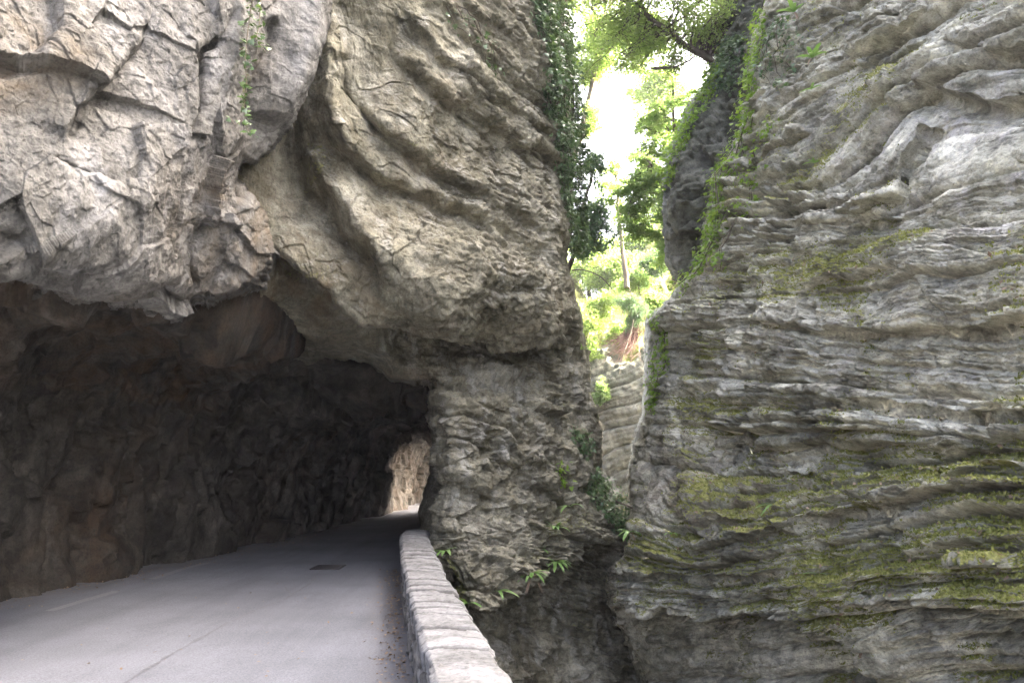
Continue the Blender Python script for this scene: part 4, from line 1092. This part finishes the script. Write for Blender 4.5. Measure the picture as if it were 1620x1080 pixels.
def dead_tuft():
    rng = np.random.default_rng(170)
    c = sight(1003, 520, 24.6)
    root = empty('dead_shrub', tuple(c), 'reddish brown tuft of dead roots hanging over the pale far rock', 'dead shrub')
    ps = []
    for _ in range(170):
        e = sight(rng.normal(978, 15), rng.normal(553, 13), 24.2 + rng.normal(0, .2))
        ps.append((bend(c + rng.normal(0, .12, 3), e, rng, 6, 0.12, 0.12), 0.012, 0.003))
    tubes('twigs', ps, M['dead_twig'], root, 4)
    o = tubes('dead_branch', [(bend(sight(1002, 505, 24.0), sight(980, 592, 23.9), rng, 8, 0, .03), .022, .008), (bend(sight(995, 535, 24.0), sight(955, 560, 23.8), rng, 6, .05, .05), .012, .004)], M['bark_pale'], None, 5)
    tag(o, 'bare pale broken branch hanging across the brown dead tuft', 'branch')
    o = tubes('dead_branch', [(bend(sight(905, 428, 20.0), sight(975, 465, 20), rng, 10, -.18, .03), .02, .01)], M['bark'], None, 5)
    tag(o, 'thin dark arched branch crossing the bright gap beside the brown cliff edge', 'branch')
    o = tubes('dead_branch', [(bend(sight(1030, 108, 17), sight(1098, 90, 17.2), rng, 8, .1, .03), .025, .02), (bend(sight(1030, 108, 17), sight(1055, 106, 17), rng, 5, 0, .03), .012, .02)], M['bark'], None, 5)
    tag(o, 'dark bare twig reaching left below the leaning bough', 'branch')
    o = tubes('dead_branch', [(bend(sight(975, 792, 15.2), sight(1000, 803, 14.6), rng, 6, 0.0, .03), .02, .012)], M['bark'], None, 5)
    tag(o, 'short brown stick wedged between the two cliffs beside the ivy', 'branch')
dead_tuft()

# ------------------------------------------------------------------ ivy
def ivy(name, label, surf, pts, n, size, mat, seed, thick=0.22, group=None, stems=6, xmax=None, xmin=None, sparse=0.0, back=False):
    """leaves over a cliff: pts are (x, y, half width) down the patch"""
    rng = np.random.default_rng(seed)
    pts = np.array(pts, float)
    seg = np.concatenate([[0], np.cumsum(np.hypot(*np.diff(pts[:, :2], axis=0).T))])
    t = rng.random(n) * seg[-1]
    cx = np.interp(t, seg, pts[:, 0]); cy = np.interp(t, seg, pts[:, 1]); w = np.interp(t, seg, pts[:, 2])
    # leaves gather along hanging strands
    ns = max(3, stems)
    so = rng.uniform(-1, 1, ns)
    u = np.where(rng.random(n) < 0.6, so[rng.integers(0, ns, n)] + rng.normal(0, .12, n), rng.uniform(-1.1, 1.1, n))
    ex = cx + u * w; ey = cy + rng.normal(0, 4, n)
    if sparse:
        keep = fbm(np.stack([ex / 40, ey / 40, 0 * ex + seed], 1), 1, 3, 0.6, 1) > sparse - 0.5
        ex, ey = ex[keep], ey[keep]; n = len(ex)
    px = np.clip(ex, xmin if xmin is not None else -1e9, xmax if xmax is not None else 1e9)
    P, N = on(surf, px, ey)
    N = N / np.maximum(np.linalg.norm(N, axis=1, keepdims=True), 1e-6)
    out = thick * rng.random(n) ** 1.6 + 0.015
    pos = P + N * out[:, None]
    pos[:, 0] += (ex - px) / FPX * P[:, 1]
    nr = N * 0.8 + rng.normal(0, .45, (n, 3)); nr[:, 2] += 0.55
    ax = rng.normal(0, .5, (n, 3)); ax[:, 2] -= 0.9; ax += N * 0.3
    o = scatter(name, T_IVY, pos, nr, ax, size * (0.55 + 0.8 * rng.random(n)), mat, rng)
    tag(o, label, 'ivy', group)
    ps = []
    for k in range(stems):
        a = rng.integers(0, max(1, len(seg) - 1)); tt = np.linspace(seg[0], seg[-1], 12)[rng.integers(0, 4):]
        sx = np.interp(tt, seg, pts[:, 0]) + so[k % ns] * np.interp(tt, seg, pts[:, 2]); sy = np.interp(tt, seg, pts[:, 1])
        q, nn = on(surf, np.clip(sx, xmin if xmin is not None else -1e9, xmax if xmax is not None else 1e9), sy)
        ps.append((q + nn * 0.05 + rng.normal(0, .015, q.shape), 0.009, 0.004))
    tubes('vine_stem', ps, M['bark'], o, 4)
    return o

IV = 'ivy growing on the cliffs'
ivy('ivy', 'broad dark curtain of glossy ivy down the right edge of the brown cliff', 'scoured_cliff',
    [(856, -90, 28), (864, 0, 27), (873, 90, 25), (884, 170, 21), (894, 250, 18), (900, 330, 14), (903, 395, 7)], 10000, 0.07, M['ivy_dark'], 201, 0.2, IV, 16, xmax=896)
ivy('ivy', 'ragged bunch of dull ivy where the two cliffs nearly meet', 'scoured_cliff', [(932, 752, 8), (942, 775, 16), (958, 800, 22), (972, 825, 14), (985, 838, 8)], 900, 0.075, M['ivy_dark'], 202, 0.3, IV, 5, xmax=966)
ivy('ivy', 'small dark ivy clump on the pillar face above the ragged bunch', 'scoured_cliff', [(905, 683, 6), (915, 697, 12), (922, 716, 7)], 200, 0.07, M['ivy_dark'], 203, 0.12, IV, 3)
ivy('ivy', 'thin ivy sprig with brighter leaves on the pillar left of the ragged bunch', 'scoured_cliff', [(880, 735, 6), (885, 750, 8), (893, 768, 5)], 90, 0.07, M['ivy_bright'], 204, 0.1, IV, 2)
ivy('ivy', 'few scattered ivy shoots on the upper ribs of the brown cliff', 'scoured_cliff', [(720, 10, 22), (745, 40, 26), (775, 85, 16), (780, 118, 14)], 130, 0.07, M['ivy_dark'], 205, 0.1, IV, 4, sparse=0.3)
ivy('ivy', 'bright strip of young ivy down the left edge of the bedded cliff', 'bedded_cliff',
    [(1212, -40, 9), (1198, 50, 10), (1186, 110, 9), (1184, 180, 9), (1160, 225, 14), (1140, 280, 15), (1128, 330, 9), (1124, 380, 9), (1100, 428, 16), (1070, 460, 12)], 2600, 0.07, M['ivy_bright'], 206, 0.22, IV, 8, xmin=1040)
ivy('ivy', 'leafy tangle spilling over the ledges right of the bright strip', 'bedded_cliff', [(1215, 180, 30), (1190, 240, 34), (1170, 300, 34), (1160, 360, 26), (1130, 420, 22)], 800, 0.065, M['ivy_bright'], 207, 0.12, IV, 6, sparse=0.5)
ivy('ivy', 'dark glossy ivy patch high on the bedded cliff below the green fern', 'bedded_cliff', [(1250, 30, 22), (1240, 70, 30), (1232, 110, 34), (1235, 140, 20)], 480, 0.065, M['ivy_dark'], 208, 0.1, IV, 4, sparse=0.3)
ivy('ivy', 'narrow bright ivy trailing at the left edge of the bedded cliff above its dark blocks', 'bedded_cliff', [(1042, 500, 7), (1036, 550, 7), (1036, 600, 5), (1028, 650, 5)], 420, 0.065, M['ivy_bright'], 209, 0.16, IV, 3, xmin=1030)
ivy('ivy', 'bright ivy fringing the left edge of the dark leaning buttress', 'leaning_buttress', [(1146, 112, 9), (1122, 150, 10), (1100, 192, 9), (1078, 240, 11), (1066, 285, 6)], 1500, 0.075, M['ivy_bright'], 210, 0.25, IV, 5, xmin=1068)
ivy('ivy', 'dull bluish ivy mat on the top of the dark leaning buttress', 'leaning_buttress', [(1165, 60, 14), (1150, 110, 16), (1140, 140, 16)], 1500, 0.075, M['ivy_dark'], 211, 0.2, IV, 4)

def hanging_vine():
    rng = np.random.default_rng(220)
    def at(x, y, out):
        P, N = on('overhang_cliff', np.asarray(x, float), np.asarray(y, float))
        return P, N
    ref = sight(392, 120, 7.0)
    pts = [sight(x, y, 6.95) for x, y in [(402, -60), (399, 0), (392, 50), (388, 90), (390, 130), (386, 165), (388, 195), (396, 216)]]
    mains = [np.array(pts), np.array([sight(x, y, 6.9) for x, y in [(415, -50), (412, 0), (410, 40), (405, 62), (420, 82)]]), np.array([sight(x, y, 7.0) for x, y in [(386, 75), (372, 82), (352, 84), (340, 90)]]),
             np.array([sight(x, y, 6.98) for x, y in [(360, -20), (350, 5), (342, 4)]]), np.array([sight(x, y, 6.95) for x, y in [(384, 190), (372, 198), (362, 184)]])]
    P, A = [], []
    for m, cnt in zip(mains, (120, 60, 12, 6, 4)):
        L = np.concatenate([[0], np.cumsum(np.linalg.norm(np.diff(m, axis=0), axis=1))])
        t = rng.random(cnt) ** (1.25 if cnt > 50 else 1) * L[-1]
        P.append(np.stack([np.interp(t, L, m[:, i]) for i in range(3)], 1) + rng.normal(0, .028, (cnt, 3)))
    P = np.vstack(P); n = len(P)
    nr = rng.normal(0, .5, (n, 3)); nr[:, 2] += 0.7; nr[:, 1] -= 0.5
    ax = rng.normal(0, .6, (n, 3)); ax[:, 2] -= 0.6; ax[:, 0] += .3
    o = scatter('ivy', T_IVY, P, nr, ax, 0.055 * (0.55 + 0.8 * rng.random(n)), M['ivy_near'], rng)
    tag(o, 'long ivy vine dangling free in front of the pale overhang above the road', 'ivy', IV)
    tubes('vine_stem', [(m, 0.006, 0.003) for m in mains], M['bark_pale'], o, 5)
M['ivy_near'] = leaf_material('hanging_ivy_leaf', (0.035, 0.08, 0.02), (0.14, 0.22, 0.06), 0.3, 0.28, 0.8)
hanging_vine()

# ------------------------------------------------------------------ ferns and ledge plants
def fern(label, surf, x, y, L, nf, seed, mat='fern', width=0.22, up=0.5, dead=0, group='ferns rooted in the cliffs'):
    rng = np.random.default_rng(seed)
    P, N = on(surf, np.array([x], float), np.array([y], float))
    c, N = P[0], N[0] / np.linalg.norm(N[0])
    e = EYEP - c; e[2] = 0; e /= np.linalg.norm(e)
    N = 0.35 * N + 0.65 * e; N /= np.linalg.norm(N); c = c + N * 0.04
    L *= 1.3
    root = empty('hart_tongue_fern', tuple(c), label, 'fern', group)
    side = np.cross(N, (0, 0, 1)); side /= np.linalg.norm(side)
    def frond(ang, ln, wd, rise, droop, pn, m):
        d = N * 0.75 * math.cos(ang) + side * math.sin(ang) + np.array((0, 0, rise))
        d /= np.linalg.norm(d)
        t = np.linspace(0, 1, 9)
        mid = d * (t * ln)[:, None] + np.array((0, 0, -1)) * (droop * ln * t ** 2)[:, None] + N * 0.02
        lat = np.cross(d, (0, 0, 1)); lat /= np.linalg.norm(lat)
        w = wd * ln * np.minimum(1, 4 * t + .15) * np.sqrt(np.clip(1 - t ** 3, 0, 1)) * 0.5 * (1 + 0.12 * np.sin(t * 20 + ang))
        z = np.array((0, 0, 0.25))
        V = np.concatenate([mid + lat * w[:, None] + z * w[:, None], mid, mid - lat * w[:, None] + z * w[:, None]])
        i = np.arange(8)
        q = np.concatenate([np.stack([i, i + 1, i + 10, i + 9], 1), np.stack([i + 9, i + 10, i + 19, i + 18], 1)])
        me = mesh_from(pn, V, quads=q)
        attr(me, 'shade', np.full(len(V), np.clip(rng.normal(.5, .3), 0, 1)))
        link(pn, me, m, root, True)
    for k in range(nf):
        a = (k / max(1, nf - 1) - 0.5) * 2.6 + rng.normal(0, .2)
        frond(a, L * rng.uniform(.7, 1.1), width, up * rng.uniform(.4, 1.3), rng.uniform(.25, .8), 'frond', M[mat])
    for k in range(dead):
        frond(rng.uniform(-1, 1), L * .7, .12, -.6, .6, 'dead_frond', M['dry_leaf'])
fern('bright green fern with strap fronds at the top edge of the bedded cliff', 'bedded_cliff', 1256, 20, .26, 7, 301, up=.9, dead=2)
fern('green fern beside a rusty clump under the slanting ledge, right of the dark ivy patch', 'bedded_cliff', 1290, 100, .24, 7, 302, dead=2)
fern('small pale fern between two mossy diagonal ledges of the bedded cliff', 'bedded_cliff', 1295, 148, .16, 5, 303)
fern('little fern in the grey blocks below the diagonal ledges', 'bedded_cliff', 1285, 260, .14, 5, 304)
fern('fern with arching leaves among moss and fallen leaves on the broad lower shelf', 'bedded_cliff', 1200, 788, .2, 8, 305)
fern('lone fern leaf pair beside the slanting crack low on the bedded cliff', 'bedded_cliff', 1292, 903, .13, 2, 306, up=.9)
fern('pale strap leaf plant at the tip of the ledge between the cliffs', 'bedded_cliff', 1000, 838, .3, 6, 307, dead=2)
fern('small green plant under the jutting mossy block, right of the ledge tip', 'bedded_cliff', 1052, 842, .14, 5, 308)
fern('pale fern sprawling on the pillar foot just right of the parapet', 'scoured_cliff', 788, 930, .26, 5, 311)
fern('bright fern with rusty dead leaves at the rim of the dark hollow', 'scoured_cliff', 838, 903, .27, 8, 312, dead=5)
fern('bright fern with arching fronds, second along the rim of the dark hollow', 'scoured_cliff', 868, 893, .28, 8, 313, dead=3)
fern('bluish feathery fern at the right end of the rim of the dark hollow', 'scoured_cliff', 888, 890, .24, 14, 314, width=.2)
fern('upright fern on the pillar below the thin ivy sprig', 'scoured_cliff', 884, 838, .24, 7, 315, up=.8)
fern('yellowish fern tuft between the upright fern and the rim of the dark hollow', 'scoured_cliff', 868, 868, .2, 6, 316, up=.6)
fern('fern with two long leaves beside the ragged ivy bunch', 'scoured_cliff', 900, 800, .32, 3, 317, up=.6)
fern('small spiky fern at the far end of the parapet', 'scoured_cliff', 706, 872, .2, 6, 318)
fern('drooping fern behind the parapet edge, left of the dark hollow', 'scoured_cliff', 744, 950, .25, 4, 319)
fern('tiny fern on the right edge of the brown cliff beside the bright slope', 'scoured_cliff', 920, 553, .22, 4, 320)

# ------------------------------------------------------------------ moss and fallen leaves
def moss_tufts():
    rng = np.random.default_rng(400)
    me = bpy.data.objects['bedded_cliff'].data
    n = len(me.vertices)
    mo = np.zeros(n, np.float32); me.attributes['moss'].data.foreach_get('value', mo)
    co = np.zeros(n * 3, np.float32); me.vertices.foreach_get('co', co); co = co.reshape(-1, 3)
    no = np.zeros(n * 3, np.float32); me.vertices.foreach_get('normal', no); no = no.reshape(-1, 3)
    sg = np.sign((no * (EYEP - co)).sum(1)); no *= sg[:, None]
    m = mo + 0.35 * fbm(co, 5, 3, 0.6, 90)
    k = np.where((m > 0.5) & (no[:, 2] > -0.2))[0]
    k = rng.choice(k, 42000)
    pos = co[k] + rng.normal(0, .006, (len(k), 3))
    ax = no[k] * .6 + rng.normal(0, .5, (len(k), 3)); ax[:, 2] += .25
    nr = rng.normal(0, 1, (len(k), 3))
    o = scatter('moss', T_LEAF, pos, nr, ax, 0.027 * (0.5 + rng.random(len(k))), M['moss'], rng)
    o['kind'] = 'stuff'
    k2 = rng.choice(np.where((mo > 0.42) & (no[:, 2] > 0.25))[0], 900)
    o = scatter('fallen_leaves', T_LEAF, co[k2] + no[k2] * .012, no[k2] + rng.normal(0, .4, (900, 3)), rng.normal(0, 1, (900, 3)), 0.045 * (.5 + rng.random(900)), M['dry_leaf'], rng)
    o['kind'] = 'stuff'
moss_tufts()

def road_litter():
    rng = np.random.default_rng(410)
    n = 1000
    Y = 3.5 + 10 * rng.random(n) ** 1.3
    X = wall_x(Y) - 0.02 - np.abs(rng.normal(0, .13, n))
    Y2 = rng.uniform(8, 20, 500); X2 = np.interp(Y2, *zip(*TL)) + np.abs(rng.normal(.15, .35, 500))
    Y3 = rng.uniform(4, 13, 60); X3 = rng.uniform(-4.5, -1.2, 60)
    X = np.concatenate([X, X2, X3]); Y = np.concatenate([Y, Y2, Y3]); n = len(X)
    pos = np.stack([X, Y, road_z(X, Y) + 0.006 + 0.008 * rng.random(n)], 1)
    nr = rng.normal(0, .3, (n, 3)); nr[:, 2] += 1
    o = scatter('leaf_litter', T_LEAF, pos, nr, rng.normal(0, 1, (n, 3)), 0.035 * (.4 + rng.random(n)), M['dry_leaf'], rng)
    o['kind'] = 'stuff'
road_litter()

# ------------------------------------------------------------------ drain cover in the road
def drain():
    cx, cy = ground(519, 898)
    root = empty('drain_cover', (cx, cy, float(road_z(cx, cy)) + 0.004), 'dark rectangular iron drain grate set in the asphalt before the tunnel', 'drain cover')
    k = Nodes('cast_iron'); iron = k.done(k.ramp(k.noise(25, 5, 0.7), [(0.3, (0.022, 0.021, 0.021)), (0.7, (0.06, 0.056, 0.054))]), 0.6)
    def boxes(name, bs, mat):
        v, q = [], []
        for x0, x1, y0, y1, z0, z1 in bs:
            o = len(v)
            v += [(x, y, z) for z in (z0, z1) for x, y in ((x0, y0), (x1, y0), (x1, y1), (x0, y1))]
            q += [tuple(o + i for i in f) for f in ((4, 5, 6, 7), (0, 1, 5, 4), (1, 2, 6, 5), (2, 3, 7, 6), (3, 0, 4, 7))]
        return link(name, mesh_from(name, v, quads=q), mat, root)
    w, h = .24, .27
    boxes('frame', [(-w, w, -h, -h + .04, -.01, .012), (-w, w, h - .04, h, -.01, .012), (-w, -w + .04, -h + .041, h - .041, -.01, .011), (w - .04, w, -h + .041, h - .041, -.01, .011)], iron)
    boxes('grate', [(-w + .05, w - .05, y, y + .03, -.008, .008) for y in np.arange(-h + .06, h - .07, .055)], iron)
    k = Nodes('drain_pit_shade'); boxes('sump', [(-w + .041, w - .041, -h + .041, h - .041, -.012, -.002)], k.done((0.012, 0.011, 0.010), .9))  # black plate paints the shade of the pit below the bars
drain()

# ------------------------------------------------------------------ sunlit air of the gorge
def haze():
    v = [(x, y, z) for z in (-14.0, 40.0) for x, y in ((-30, -20), (45, -20), (45, 80), (-30, 80))]
    me = mesh_from('haze', v, quads=[(3, 2, 1, 0), (4, 5, 6, 7), (0, 1, 5, 4), (1, 2, 6, 5), (2, 3, 7, 6), (3, 0, 4, 7)])
    m = bpy.data.materials.new('haze'); m.use_nodes = True
    t = m.node_tree; t.nodes.clear()
    o = t.nodes.new('ShaderNodeOutputMaterial'); p = t.nodes.new('ShaderNodeVolumePrincipled')
    p.inputs['Color'].default_value = (0.95, 0.97, 1.0, 1); p.inputs['Density'].default_value = 0.0009; p.inputs['Anisotropy'].default_value = 0.4
    t.links.new(p.outputs[0], o.inputs['Volume'])
    link('haze', me, m)['kind'] = 'stuff'
haze()
